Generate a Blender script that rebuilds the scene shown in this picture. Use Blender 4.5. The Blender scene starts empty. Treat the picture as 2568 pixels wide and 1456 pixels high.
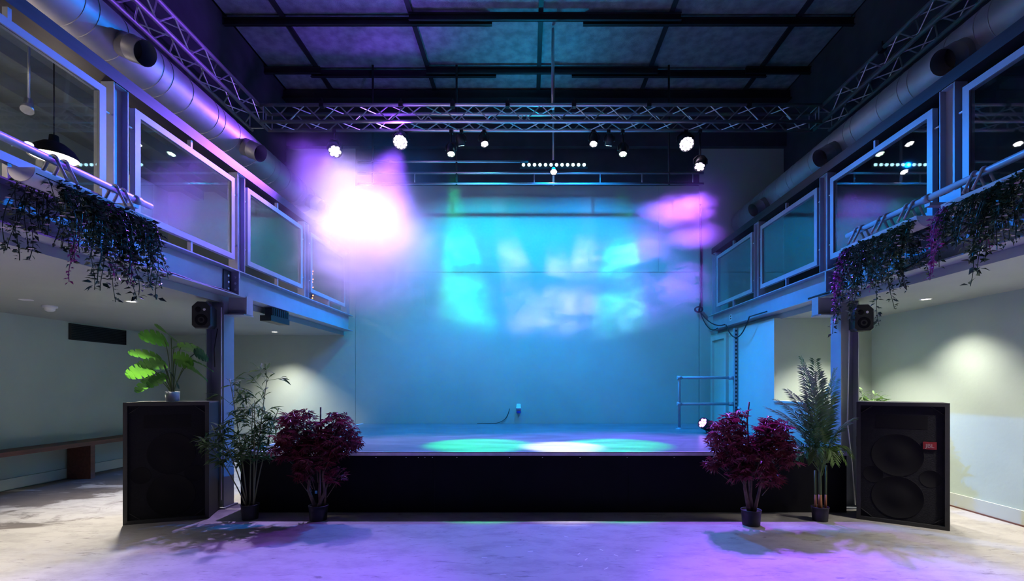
import bpy, math, random
from mathutils import Vector, Matrix, Quaternion
R = math.radians
PI = math.pi
scene = bpy.context.scene
col = scene.collection

# ------------------------------------------------------------------ camera
H = 1.35                       # eye height
F, VX, VY = 1200.0, 1325.0, 966.0   # focal length and vanishing point in the 2568x1456 frame
cam_d = bpy.data.cameras.new('camera')
cam = bpy.data.objects.new('camera', cam_d)
col.objects.link(cam)
cam.location = (0, 0, H)
cam.rotation_euler = (R(90), 0, 0)
cam_d.sensor_width = 36.0
cam_d.lens = F / 2568 * 36.0
cam_d.shift_x = (1284 - VX) / 2568
cam_d.shift_y = (VY - 728) / 2568
cam_d.clip_start = 0.05
scene.camera = cam

# ------------------------------------------------------------------ world, view
w = bpy.data.worlds.new('World')
scene.world = w
w.use_nodes = True
w.node_tree.nodes['Background'].inputs[0].default_value = (0.004, 0.006, 0.015, 1)
w.node_tree.nodes['Background'].inputs[1].default_value = 0.5
vs = scene.view_settings
vs.view_transform = 'Standard'
vs.look = 'None'
vs.gamma = 1
vs.exposure = 0.0
vs.use_curve_mapping = False
cy = scene.cycles
cy.use_denoising = True
cy.use_adaptive_sampling = True
cy.adaptive_threshold = 0.15
cy.adaptive_min_samples = 16
cy.max_bounces = 4
cy.diffuse_bounces = 2
cy.glossy_bounces = 2
cy.transmission_bounces = 3
cy.transparent_max_bounces = 12
cy.volume_bounces = 0
cy.volume_step_rate = 2.2
cy.volume_max_steps = 48
cy.caustics_reflective = False
cy.caustics_refractive = False
cy.sample_clamp_indirect = 25.0
cy.sample_clamp_direct = 0

def aim(o, target):
    d = Vector(target) - Vector(o.location)
    o.rotation_euler = d.to_track_quat('-Z', 'Y').to_euler()

def lamp(name, kind, loc, color, power, target=None, size=0.05, cone=40, blend=0.5, size_y=None, parent=None, smoke=1.0):
    d = bpy.data.lights.new(name, kind)
    d.color = color
    d.energy = power
    d.volume_factor = smoke
    if kind == 'SPOT':
        d.spot_size = R(cone); d.spot_blend = blend; d.shadow_soft_size = size
    elif kind == 'POINT':
        d.shadow_soft_size = size
    elif kind == 'AREA':
        d.shape = 'RECTANGLE'; d.size = size; d.size_y = size_y or size
    o = bpy.data.objects.new(name, d)
    col.objects.link(o)
    o.location = loc
    if target is not None:
        aim(o, target)
    return o

# ------------------------------------------------------------------ main dimensions
YB = 8.9          # back wall
XL, XR = -6.7, 4.75   # outer walls under the balconies
XBL, XBR = -3.22, 3.31  # balcony edges
ZS = 2.28         # soffit under the balconies
ZF = 2.63         # balcony floor level (top of edge beam)
ZC = 6.76         # roof boards
YN = -3.0         # rear wall behind the camera
ST = 0.64         # stage height
YS = 5.07         # stage front
YT, TS, ZT = 6.95, 0.24, 5.18   # front truss: near chord, size, bottom chord height

# ------------------------------------------------------------------ materials
def new_mat(name):
    m = bpy.data.materials.new(name)
    m.use_nodes = True
    nt = m.node_tree
    return m, nt, nt.nodes['Principled BSDF'], nt.nodes['Material Output']

def mat(name, c, rough=0.6, metal=0.0, var=0.0, scale=6.0, bump=0.0, bscale=60.0, spec=0.5, stretch=None, c2=None, sheen=0):
    m, nt, b, out = new_mat(name)
    b.inputs['Base Color'].default_value = (*c, 1)
    b.inputs['Roughness'].default_value = rough
    b.inputs['Metallic'].default_value = metal
    b.inputs['Specular IOR Level'].default_value = spec
    N, L = nt.nodes, nt.links
    if var or bump or c2:
        tc = N.new('ShaderNodeTexCoord')
        src = tc.outputs['Object']
        if stretch:
            mp = N.new('ShaderNodeMapping'); mp.inputs['Scale'].default_value = stretch
            L.new(src, mp.inputs[0]); src = mp.outputs[0]
    if var or c2:
        n = N.new('ShaderNodeTexNoise'); n.inputs['Scale'].default_value = scale; n.inputs['Detail'].default_value = 5
        L.new(src, n.inputs['Vector'])
        r = N.new('ShaderNodeValToRGB')
        lo = c2 if c2 else tuple(x * (1 - var) for x in c)
        hi = c if c2 else tuple(min(1, x * (1 + var)) for x in c)
        r.color_ramp.elements[0].color = (*lo, 1); r.color_ramp.elements[0].position = 0.35
        r.color_ramp.elements[1].color = (*hi, 1); r.color_ramp.elements[1].position = 0.65
        L.new(n.outputs[0], r.inputs[0]); L.new(r.outputs[0], b.inputs['Base Color'])
    if bump:
        n2 = N.new('ShaderNodeTexNoise'); n2.inputs['Scale'].default_value = bscale; n2.inputs['Detail'].default_value = 4
        L.new(src, n2.inputs['Vector'])
        bp = N.new('ShaderNodeBump'); bp.inputs['Strength'].default_value = bump; bp.inputs['Distance'].default_value = 0.02
        L.new(n2.outputs[0], bp.inputs['Height']); L.new(bp.outputs[0], b.inputs['Normal'])
    return m

def leaf_mat(name, c, c2, rough=0.45, trans=0.25):
    m, nt, b, out = new_mat(name)
    N, L = nt.nodes, nt.links
    oi = N.new('ShaderNodeObjectInfo')
    tc = N.new('ShaderNodeTexCoord')
    n = N.new('ShaderNodeTexNoise'); n.inputs['Scale'].default_value = 9
    L.new(tc.outputs['Object'], n.inputs['Vector'])
    ad = N.new('ShaderNodeMath'); ad.operation = 'MULTIPLY_ADD'; ad.inputs[1].default_value = 0.5
    L.new(oi.outputs['Random'], ad.inputs[0]); L.new(n.outputs[0], ad.inputs[2])
    r = N.new('ShaderNodeValToRGB')
    r.color_ramp.elements[0].color = (*c2, 1); r.color_ramp.elements[0].position = 0.3
    r.color_ramp.elements[1].color = (*c, 1); r.color_ramp.elements[1].position = 0.95
    L.new(ad.outputs[0], r.inputs[0]); L.new(r.outputs[0], b.inputs['Base Color'])
    b.inputs['Roughness'].default_value = rough
    t = N.new('ShaderNodeBsdfTranslucent')
    L.new(r.outputs[0], t.inputs[0])
    mx = N.new('ShaderNodeMixShader'); mx.inputs[0].default_value = trans
    L.new(b.outputs[0], mx.inputs[1]); L.new(t.outputs[0], mx.inputs[2])
    L.new(mx.outputs[0], out.inputs[0])
    return m

def emit(name, c, s):
    m, nt, b, out = new_mat(name)
    b.inputs['Base Color'].default_value = (*c, 1)
    b.inputs['Emission Color'].default_value = (*c, 1)
    b.inputs['Emission Strength'].default_value = s
    return m

def glass(name, tint=(0.92, 0.95, 0.94)):
    m, nt, b, out = new_mat(name)
    N, L = nt.nodes, nt.links
    nt.nodes.remove(b)
    t = N.new('ShaderNodeBsdfTransparent'); t.inputs[0].default_value = (*tint, 1)
    g = N.new('ShaderNodeBsdfGlossy'); g.inputs['Roughness'].default_value = 0.01
    fr = N.new('ShaderNodeFresnel')
    ge = N.new('ShaderNodeNewGeometry')
    io = N.new('ShaderNodeMapRange'); io.inputs[3].default_value = 1.7; io.inputs[4].default_value = 1 / 1.7
    L.new(ge.outputs['Backfacing'], io.inputs[0]); L.new(io.outputs[0], fr.inputs[0])
    mx = N.new('ShaderNodeMixShader')
    L.new(fr.outputs[0], mx.inputs[0]); L.new(t.outputs[0], mx.inputs[1]); L.new(g.outputs[0], mx.inputs[2])
    L.new(mx.outputs[0], out.inputs[0])
    return m

def floor_mat():
    m, nt, b, out = new_mat('worn concrete floor')
    N, L = nt.nodes, nt.links
    tc = N.new('ShaderNodeTexCoord')
    mp = N.new('ShaderNodeMapping'); mp.inputs['Scale'].default_value = (0.9, 1.5, 1)
    mp.inputs['Rotation'].default_value = (0, 0, 0.35)
    L.new(tc.outputs['Object'], mp.inputs[0])
    n1 = N.new('ShaderNodeTexNoise'); n1.inputs['Scale'].default_value = 1.6; n1.inputs['Detail'].default_value = 9; n1.inputs['Roughness'].default_value = 0.62; n1.inputs['Distortion'].default_value = 0.6
    L.new(mp.outputs[0], n1.inputs['Vector'])
    # the paint is worn through mostly towards the left side of the hall
    sx = N.new('ShaderNodeSeparateXYZ'); L.new(tc.outputs['Object'], sx.inputs[0])
    mr = N.new('ShaderNodeMapRange'); mr.inputs[1].default_value = -6.4; mr.inputs[2].default_value = -3.2
    mr.inputs[3].default_value = -0.06; mr.inputs[4].default_value = 0.28
    L.new(sx.outputs[0], mr.inputs[0])
    ad = N.new('ShaderNodeMath'); L.new(n1.outputs[0], ad.inputs[0]); L.new(mr.outputs[0], ad.inputs[1])
    r = N.new('ShaderNodeValToRGB')
    r.color_ramp.elements[0].color = (0.115, 0.098, 0.088, 1); r.color_ramp.elements[0].position = 0.50
    r.color_ramp.elements[1].color = (0.36, 0.34, 0.315, 1); r.color_ramp.elements[1].position = 0.58
    L.new(ad.outputs[0], r.inputs[0])
    n2 = N.new('ShaderNodeTexNoise'); n2.inputs['Scale'].default_value = 3.2; n2.inputs['Detail'].default_value = 10; n2.inputs['Roughness'].default_value = 0.7
    L.new(mp.outputs[0], n2.inputs['Vector'])
    r2 = N.new('ShaderNodeValToRGB')
    r2.color_ramp.elements[0].color = (0.74, 0.74, 0.74, 1); r2.color_ramp.elements[0].position = 0.34
    r2.color_ramp.elements[1].color = (1, 1, 1, 1); r2.color_ramp.elements[1].position = 0.55
    L.new(n2.outputs[0], r2.inputs[0])
    mx = N.new('ShaderNodeMix'); mx.data_type = 'RGBA'; mx.blend_type = 'MULTIPLY'; mx.inputs[0].default_value = 1
    L.new(r.outputs[0], mx.inputs[6]); L.new(r2.outputs[0], mx.inputs[7])
    # dark scuffs and chipped spots
    mp3 = N.new('ShaderNodeMapping'); mp3.inputs['Scale'].default_value = (0.8, 3.2, 1); mp3.inputs['Rotation'].default_value = (0, 0, -0.25)
    L.new(tc.outputs['Object'], mp3.inputs[0])
    n3 = N.new('ShaderNodeTexNoise'); n3.inputs['Scale'].default_value = 4.5; n3.inputs['Detail'].default_value = 9; n3.inputs['Roughness'].default_value = 0.75; n3.inputs['Distortion'].default_value = 1.0
    L.new(mp3.outputs[0], n3.inputs['Vector'])
    r3 = N.new('ShaderNodeValToRGB')
    r3.color_ramp.elements[0].color = (1, 1, 1, 1); r3.color_ramp.elements[0].position = 0.57
    r3.color_ramp.elements[1].color = (0.5, 0.5, 0.5, 1); r3.color_ramp.elements[1].position = 0.66
    L.new(n3.outputs[0], r3.inputs[0])
    mx3 = N.new('ShaderNodeMix'); mx3.data_type = 'RGBA'; mx3.blend_type = 'MULTIPLY'; mx3.inputs[0].default_value = 1
    L.new(mx.outputs[2], mx3.inputs[6]); L.new(r3.outputs[0], mx3.inputs[7])
    L.new(mx3.outputs[2], b.inputs['Base Color'])
    b.inputs['Roughness'].default_value = 0.62
    bp = N.new('ShaderNodeBump'); bp.inputs['Strength'].default_value = 0.25; bp.inputs['Distance'].default_value = 0.02
    L.new(n1.outputs[0], bp.inputs['Height']); L.new(bp.outputs[0], b.inputs['Normal'])
    return m

M = {
    'wall': mat('sage wall paint', (0.46, 0.54, 0.46), 0.75, var=0.03, scale=2, bump=0.05, bscale=25),
    'dark_wall': mat('dark upper wall', (0.045, 0.05, 0.06), 0.8, var=0.15, scale=4),
    'soffit': mat('soffit paint', (0.38, 0.41, 0.38), 0.7, var=0.03, scale=2),
    'skirt': mat('skirting gloss', (0.52, 0.56, 0.49), 0.45),
    'floor': floor_mat(),
    'steel': mat('grey painted steel', (0.34, 0.375, 0.42), 0.42, var=0.06, scale=5, bump=0.04, bscale=30),
    'steel_dk': mat('dark roof steel', (0.012, 0.012, 0.016), 0.55, var=0.2),
    'board': mat('roof wood wool board', (0.26, 0.31, 0.33), 0.95, var=0.32, scale=7, bump=0.6, bscale=70, c2=(0.17, 0.19, 0.21)),
    'alu': mat('truss aluminium', (0.72, 0.72, 0.74), 0.32, 0.9),
    'duct': mat('spiral duct steel', (0.38, 0.38, 0.40), 0.5, 0.6, var=0.12, scale=3),
    'black': mat('black plastic', (0.012, 0.012, 0.014), 0.45),
    'rubber': mat('cable black', (0.01, 0.01, 0.012), 0.6),
    'stagefront': mat('black stage front', (0.004, 0.004, 0.006), 0.7, spec=0.2, var=0.3, scale=3, bump=0.05, bscale=12),
    'deck': mat('grey stage deck paint', (0.17, 0.185, 0.20), 0.33, var=0.25, scale=3.0, bump=0.08, bscale=9, stretch=(0.6, 1.6, 1)),
    'trim': mat('worn aluminium edge', (0.8, 0.78, 0.76), 0.4, 0.3, var=0.1, scale=8),
    'wood_rail': mat('dark handrail timber', (0.028, 0.021, 0.022), 0.5, spec=0.3, var=0.3, scale=4, stretch=(3, 0.5, 3)),
    'wood_bench': mat('red brown bench timber', (0.13, 0.048, 0.032), 0.5, var=0.2, scale=5, stretch=(6, 0.6, 6)),
    'cab': mat('speaker cabinet black', (0.018, 0.018, 0.02), 0.6, bump=0.2, bscale=180),
    'grille': mat('speaker grille cloth', (0.013, 0.013, 0.017), 0.85, spec=0.15, bump=0.5, bscale=240, stretch=(0.3, 1, 1)),
    'cone': mat('speaker cone', (0.010, 0.0098, 0.0115), 0.85, spec=0.12),
    'badge': mat('red badge', (0.22, 0.012, 0.012), 0.5),
    'badge_txt': mat('badge letters', (0.45, 0.30, 0.28), 0.5),
    'pot_black': mat('black nursery pot', (0.014, 0.014, 0.016), 0.5),
    'pot_white': mat('white pot', (0.75, 0.75, 0.77), 0.35),
    'soil': mat('soil', (0.02, 0.014, 0.01), 0.95, bump=0.5),
    'bark': mat('brown bark', (0.17, 0.11, 0.075), 0.8, var=0.3, scale=14, bump=0.3),
    'stem': mat('green stem', (0.10, 0.16, 0.05), 0.55),
    'cane': mat('bamboo cane', (0.16, 0.17, 0.07), 0.5),
    'palm_base': mat('orange palm base', (0.33, 0.13, 0.05), 0.6),
    'maple': leaf_mat('red maple leaf', (0.27, 0.028, 0.055), (0.13, 0.014, 0.035)),
    'bamboo': leaf_mat('bamboo leaf', (0.11, 0.20, 0.05), (0.04, 0.09, 0.03), 0.75),
    'palm': leaf_mat('palm leaf', (0.13, 0.26, 0.07), (0.06, 0.15, 0.05)),
    'palm_lt': leaf_mat('light palm leaf', (0.17, 0.30, 0.06), (0.10, 0.22, 0.05)),
    'monstera': leaf_mat('monstera leaf', (0.12, 0.36, 0.03), (0.05, 0.20, 0.03)),
    'monstera_blue': leaf_mat('dark glossy monstera leaf', (0.06, 0.17, 0.07), (0.03, 0.10, 0.05), 0.25),
    'ivy': leaf_mat('dark ivy leaf', (0.03, 0.065, 0.025), (0.008, 0.02, 0.012), 0.35, 0.15),
    'heather': leaf_mat('magenta heather', (0.40, 0.03, 0.25), (0.2, 0.02, 0.15)),
    'flower': mat('pale pink flower', (0.8, 0.68, 0.66), 0.6),
    'white': mat('white plastic', (0.75, 0.76, 0.78), 0.4),
    'planter': mat('grey planter plastic', (0.55, 0.56, 0.58), 0.4, var=0.05),
    'blue': mat('blue socket cover', (0.02, 0.05, 0.45), 0.4),
    'glass': glass('clear glass'),
    'tag': mat('blue tag', (0.1, 0.45, 0.7), 0.5),
    'led_white': emit('white leds', (1.0, 0.96, 1.0), 14),
    'led_violet': emit('violet leds', (0.92, 0.75, 1.0), 14),
    'led_violet2': emit('deep violet leds', (0.80, 0.30, 1.0), 3),
    'led_cells': emit('separate violet leds', (0.95, 0.72, 1.0), 4),
    'led_green': emit('green leds', (0.75, 1.0, 0.85), 12),
    'led_cyan': emit('cyan leds', (0.45, 0.85, 1.0), 9),
    'down': emit('downlight', (1.0, 0.9, 0.78), 16),
    'pend': emit('pendant inside', (1.0, 0.86, 0.72), 6),
    'confetti': mat('white paper', (0.75, 0.75, 0.75), 0.7),
    'filament': emit('orange lights', (1.0, 0.3, 0.12), 4),
}

# ------------------------------------------------------------------ mesh helpers
class MB:
    def __init__(s):
        s.v, s.f, s.sm = [], [], []
    def add(s, v, f, sm=False):
        n = len(s.v)
        s.v += [tuple(p) for p in v]
        s.f += [tuple(i + n for i in q) for q in f]
        s.sm += [sm] * len(f)
        return s
    def box(s, x0, x1, y0, y1, z0, z1):
        v = [(x, y, z) for z in (z0, z1) for y in (y0, y1) for x in (x0, x1)]
        return s.add(v, [(0, 2, 3, 1), (4, 5, 7, 6), (0, 1, 5, 4), (2, 6, 7, 3), (0, 4, 6, 2), (1, 3, 7, 5)])
    def bbox(s, x0, x1, y0, y1, z0, z1, b=0.01):
        """box with chamfered vertical and front edges"""
        P = []
        for z in (z0, z0 + b, z1 - b, z1):
            i = b if z in (z0, z1) else 0
            o = [(x0 + b + i * 0, y0 + i), (x1 - b, y0 + i), (x1 - i, y0 + b), (x1 - i, y1 - b), (x1 - b, y1 - i), (x0 + b, y1 - i), (x0 + i, y1 - b), (x0 + i, y0 + b)]
            P += [(x, y, z) for x, y in o]
        f = [tuple(reversed(range(8))), tuple(range(24, 32))]
        for k in range(3):
            for i in range(8):
                j = (i + 1) % 8
                f.append((k * 8 + i, k * 8 + j, k * 8 + 8 + j, k * 8 + 8 + i))
        return s.add(P, f)
    def tube(s, pts, r, n=8, cap=True, closed=False):
        pts = [Vector(p) for p in pts]
        rs = r if isinstance(r, (list, tuple)) else [r] * len(pts)
        V, Fc = [], []
        up = None
        for i, p in enumerate(pts):
            a = pts[max(i - 1, 0)]; b = pts[min(i + 1, len(pts) - 1)]
            t = (b - a)
            t = t.normalized() if t.length > 1e-9 else Vector((0, 0, 1))
            if up is None:
                up = Vector((0, 0, 1)) if abs(t.z) < 0.9 else Vector((1, 0, 0))
            u = (up - t * up.dot(t))
            u = u.normalized() if u.length > 1e-6 else t.orthogonal().normalized()
            up = u
            q = t.cross(u)
            for k in range(n):
                an = 2 * PI * k / n
                V.append(p + (u * math.cos(an) + q * math.sin(an)) * rs[i])
        for i in range(len(pts) - 1):
            for k in range(n):
                j = (k + 1) % n
                Fc.append((i * n + k, i * n + j, (i + 1) * n + j, (i + 1) * n + k))
        s.add(V, Fc, True)
        if cap:
            m = len(s.v) - len(V)
            s.f += [tuple(m + k for k in reversed(range(n))), tuple(m + (len(pts) - 1) * n + k for k in range(n))]
            s.sm += [False, False]
        return s
    def lathe(s, prof, n=16, c=(0, 0, 0), axis='Z', smooth=True):
        """prof: list of (radius, height)"""
        V, Fc = [], []
        for r, h in prof:
            for k in range(n):
                a = 2 * PI * k / n
                p = (r * math.cos(a), r * math.sin(a), h)
                if axis == 'Y': p = (p[0], h, p[1])
                if axis == 'X': p = (h, p[0], p[1])
                V.append((p[0] + c[0], p[1] + c[1], p[2] + c[2]))
        for i in range(len(prof) - 1):
            for k in range(n):
                j = (k + 1) % n
                q = (i * n + k, i * n + j, (i + 1) * n + j, (i + 1) * n + k)
                Fc.append(q if axis != 'Y' else tuple(reversed(q)))
        s.add(V, Fc, smooth)
        return s
    def disc(s, c, r, nrm, n=16):
        q = Vector(nrm).to_track_quat('Z', 'Y')
        V = [Vector(c) + q @ Vector((r * math.cos(2 * PI * k / n), r * math.sin(2 * PI * k / n), 0)) for k in range(n)]
        return s.add(V, [tuple(range(n))])
    def mesh(s, name, m):
        me = bpy.data.meshes.new(name)
        me.from_pydata(s.v, [], s.f)
        if any(s.sm):
            me.polygons.foreach_set('use_smooth', s.sm)
        if m is not None:
            me.materials.append(M[m] if isinstance(m, str) else m)
        me.update()
        return me
    def build(s, name, m, parent=None, loc=None, rz=0):
        return obj(name, s.mesh(name, m), parent, loc, rz)

def obj(name, me, parent=None, loc=None, rz=0):
    o = bpy.data.objects.new(name, me)
    col.objects.link(o)
    if parent is not None: o.parent = parent
    if loc is not None: o.location = loc
    if rz: o.rotation_euler = (0, 0, rz)
    return o

def tag(o, label=None, cat=None, group=None, kind=None):
    if label: o['label'] = label
    if cat: o['category'] = cat
    if group: o['group'] = group
    if kind: o['kind'] = kind
    return o

def thing(name, label, cat, loc=(0, 0, 0), rz=0, group=None):
    o = bpy.data.objects.new(name, None)
    col.objects.link(o)
    o.empty_display_size = 0.1
    o.location = loc
    o.rotation_euler = (0, 0, rz)
    return tag(o, label, cat, group)

def struct(name, mb, m):
    return tag(mb.build(name, m), kind='structure')

def place(p, name, parent, loc, rot=None, scale=None):
    """another copy of mesh p"""
    o = obj(name, p, parent, loc)
    if rot is not None:
        o.rotation_mode = 'QUATERNION'
        o.rotation_quaternion = rot
    if scale is not None:
        o.scale = (scale,) * 3 if not isinstance(scale, (tuple, list)) else scale
    return o

def bez(p0, p1, p2, p3, n=10):
    P = [Vector(p) for p in (p0, p1, p2, p3)]
    out = []
    for i in range(n + 1):
        t = i / n
        out.append(P[0] * (1 - t) ** 3 + P[1] * 3 * t * (1 - t) ** 2 + P[2] * 3 * t * t * (1 - t) + P[3] * t ** 3)
    return out

def sag(a, b, d, n=8):
    a, b = Vector(a), Vector(b)
    return [a.lerp(b, i / n) - Vector((0, 0, d * 4 * (i / n) * (1 - i / n))) for i in range(n + 1)]

# ------------------------------------------------------------------ room shell
struct('floor', MB().box(XL - 0.2, XR + 0.2, YN, YB + 0.2, -0.12, 0), 'floor')
# back wall: painted lower part with board joints cut as recesses, dark bulkhead above
wb = struct('wall_back', MB().box(XL - 0.2, XR + 0.2, YB + 0.012, YB + 0.2, 0, 5.75), 'wall')
jz, jx = 3.45, 2.43      # joints between the wall boards on the upper back wall
zb_ = 5.06               # dark boards above the lighting bar
for x0, x1, z0, z1, mm in ((XL, XBL, 0, 5.75, 'wall'), (XBL + 0.006, jx - 0.012, jz + 0.012, zb_, 'wall'), (jx, 3.17, jz + 0.012, zb_, 'wall'), (3.182, XR, 0, 5.75, 'wall'), (XBL + 0.006, 3.17, 0, jz, 'wall'), (XBL + 0.006, 3.17, zb_ + 0.004, 5.75, 'dark_wall')):
    MB().box(x0, x1, YB, YB + 0.012, z0, z1).build('wall_board', mm, wb)
struct('wall_back_bulkhead', MB().box(XL - 0.2, XR + 0.2, YB - 0.1, YB + 0.2, 5.75, ZC), 'dark_wall')
struct('wall_left', MB().box(XL - 0.2, XL, YN, YB, 0, ZC), 'wall')
struct('wall_right', MB().box(XR, XR + 0.2, YN, YB, 0, 2.5), 'wall')
struct('wall_right_upper', MB().box(XR, XR + 0.2, YN, YB, 2.5, ZC), 'dark_wall')
struct('wall_rear', MB().box(XL - 0.2, XR + 0.2, YN - 0.2, YN, 0, ZC), 'dark_wall')
# hall walls above the balconies
struct('wall_left_upper', MB().box(-4.6, -4.45, YN, YB - 0.1, 4.95, ZC), 'dark_wall')
struct('ceiling_left_balcony', MB().box(XL, -4.6, YN, YB, 4.95, 5.05), 'soffit')
# side wall at stage right with the opening into the bay
WX = 3.40
wsr = MB()
wsr.box(WX, WX + 0.14, 6.62, YB, ST * 0, ZS)
wsr.box(WX, WX + 0.14, 5.47, 6.62, 0, 1.12)
struct('wall_stage_right', wsr, 'wall')
struct('wall_bay_right', MB().box(WX + 0.14, XR, 6.62, 6.76, 0, ZS), 'wall')
struct('trim_1', MB().box(WX - 0.025, WX + 0.16, 5.47, 6.62, 1.12, 1.145), 'wall')
# baseboards
struct('baseboard_left', MB().box(XL, XL + 0.018, YN, YB, 0.012, 0.15).box(XL, XL + 0.024, YN, YB, 0.135, 0.15), 'skirt')
struct('baseboard_right', MB().box(XR - 0.018, XR, YN, 6.62, 0.012, 0.15), 'skirt')
struct('trim_2', MB().box(XR - 0.028, XR, YN, 6.62, 0.0, 0.014), 'wood_bench')
# soffits and balcony floors
for nm, xa, xb in (('ceiling_left', XL, XBL - 0.2), ('ceiling_right', XBR + 0.2, XR)):
    struct(nm, MB().box(xa, xb, YN, YB, ZS, ZS + 0.05), 'soffit')
for nm, xa, xb in (('floor_balcony_left', XL, XBL - 0.12), ('floor_balcony_right', XBR + 0.12, XR)):
    struct(nm, MB().box(xa, xb, YN, YB, 2.45, ZF - 0.012), 'soffit')
# door in the side wall at the back of the stage
dr = tag(MB().box(WX - 0.012, WX, 8.2, 8.72, ST, 2.16).build('door_1', 'wall'), kind='structure')
fr = MB().box(WX - 0.05, WX, 8.12, 8.2, ST, 2.24).box(WX - 0.05, WX, 8.72, 8.8, ST, 2.24).box(WX - 0.05, WX, 8.2, 8.72, 2.16, 2.24)
fr.build('door_frame', 'skirt', dr)

# ------------------------------------------------------------------ roof: boards, joists, purlins
ce = struct('ceiling', MB().box(XL - 0.2, XR + 0.2, YN, YB, ZC + 0.04, ZC + 0.15), 'steel_dk')
xs = [0.18 + 1.88 * k for k in range(-3, 4)]
ys = [8.88, 8.16, 6.99, 5.82, 4.65, 3.48, 2.31, 1.14, -0.03, -1.2, -2.9]
bm_cache = {}
for i in range(len(xs) - 1):
    for j in range(len(ys) - 1):
        x0, x1 = max(xs[i], -4.44) + 0.02, min(xs[i + 1], XR) - 0.02
        if x1 - x0 < 0.2: continue
        y1, y0 = ys[j] - 0.015, ys[j + 1] + 0.015
        key = (round(x1 - x0, 3), round(y1 - y0, 3))
        if key not in bm_cache:
            bm_cache[key] = MB().box(0, key[0], 0, key[1], 0, 0.04).mesh('ceiling_board', 'board')
        obj('ceiling_board', bm_cache[key], ce, (x0, y0, ZC))
for x in xs:
    if -4.4 < x < XR:
        MB().box(x - 0.018, x + 0.018, YN, 8.8, ZC - 0.05, ZC).box(x - 0.035, x + 0.035, YN, 8.8, ZC - 0.056, ZC - 0.044).build('joist', 'steel_dk', ce)
        for y in ys[1:4]:
            MB().add([(x - 0.06, y, ZC - 0.06), (x + 0.06, y, ZC - 0.06), (x + 0.03, y + 0.1, ZC - 0.06), (x - 0.03, y + 0.1, ZC - 0.06),
                      (x - 0.06, y, ZC - 0.05), (x + 0.06, y, ZC - 0.05), (x + 0.03, y + 0.1, ZC - 0.05), (x - 0.03, y + 0.1, ZC - 0.05)],
                     [(3, 2, 1, 0), (4, 5, 6, 7), (0, 1, 5, 4), (1, 2, 6, 5), (2, 3, 7, 6), (3, 0, 4, 7)]).build('gusset', 'steel_dk', ce)
def purlin(x0, x1, y, z):
    # channel: web and two flanges
    MB().box(x0, x1, y - 0.006, y + 0.006, z - 0.11, z).box(x0, x1, y - 0.04, y + 0.006, z - 0.11, z - 0.10).box(x0, x1, y - 0.04, y + 0.006, z - 0.01, z).build('purlin', 'steel_dk', ce)
for x0, x1, dy in ((-4.44, -3.5, -0.09), (-3.7, -0.55, 0), (-1.72, 2.18, -0.09), (0.74, 4.05, 0), (3.66, XR, -0.09)):
    purlin(x0, x1, 8.16 + dy, ZC - 0.056)
for y in (6.99, 5.82, 4.65, 3.48, 2.31):
    for x0, x1, dy in ((-4.44, -0.53, 0), (-1.72, 2.2, -0.09), (0.8, XR, 0)):
        purlin(x0, x1, y + dy, ZC - 0.056)
MB().box(-4.44, XR, 8.68, 8.8, ZC - 0.22, ZC - 0.056).box(-4.44, XR, 8.62, 8.8, ZC - 0.235, ZC - 0.22).build('edge_beam', 'steel_dk', ce)

# ------------------------------------------------------------------ stage
st = thing('stage', 'low stage with grey painted deck and black front against the back wall', 'stage', (0, YS, 0))
sx0, sx1 = -3.06, 3.385
MB().box(sx0, sx1, 0.02, YB - YS - 0.01, ST - 0.03, ST).build('deck', 'deck', st)
for a, b in ((sx0, -1.0), (-0.998, 1.06), (1.062, sx1)):
    MB().box(a, b, 0.02, 0.04, 0.0, ST - 0.035).build('front_panel', 'stagefront', st)
MB().box(sx0, sx0 + 0.02, 0.04, YB - YS - 0.02, 0.0, ST - 0.03).build('side_panel', 'stagefront', st)
MB().box(sx0 - 0.012, sx1, 0.0, 0.02, ST - 0.034, ST + 0.004).box(sx0 - 0.012, sx1, 0.0, 0.05, ST, ST + 0.004).build('edge_trim', 'trim', st)
MB().box(sx0 - 0.03, sx0, 0.02, YB - YS - 0.02, ST - 0.034, ST + 0.012).build('side_trim', 'trim', st)
scr = MB()
for x in (-2.3, -1.95, -1.62, -1.3, -1.17, -1.1, -1.02, -0.76, -0.2, 0.15, 0.55, 1.05, 1.55, 1.9, 2.4):
    scr.lathe([(0.006, 0.018), (0.004, 0.014), (0.0005, 0.013)], 6, (x, 0, ST - 0.055), 'Y')
scr.build('screw_heads', 'trim', st)['kind'] = 'stuff'

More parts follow.
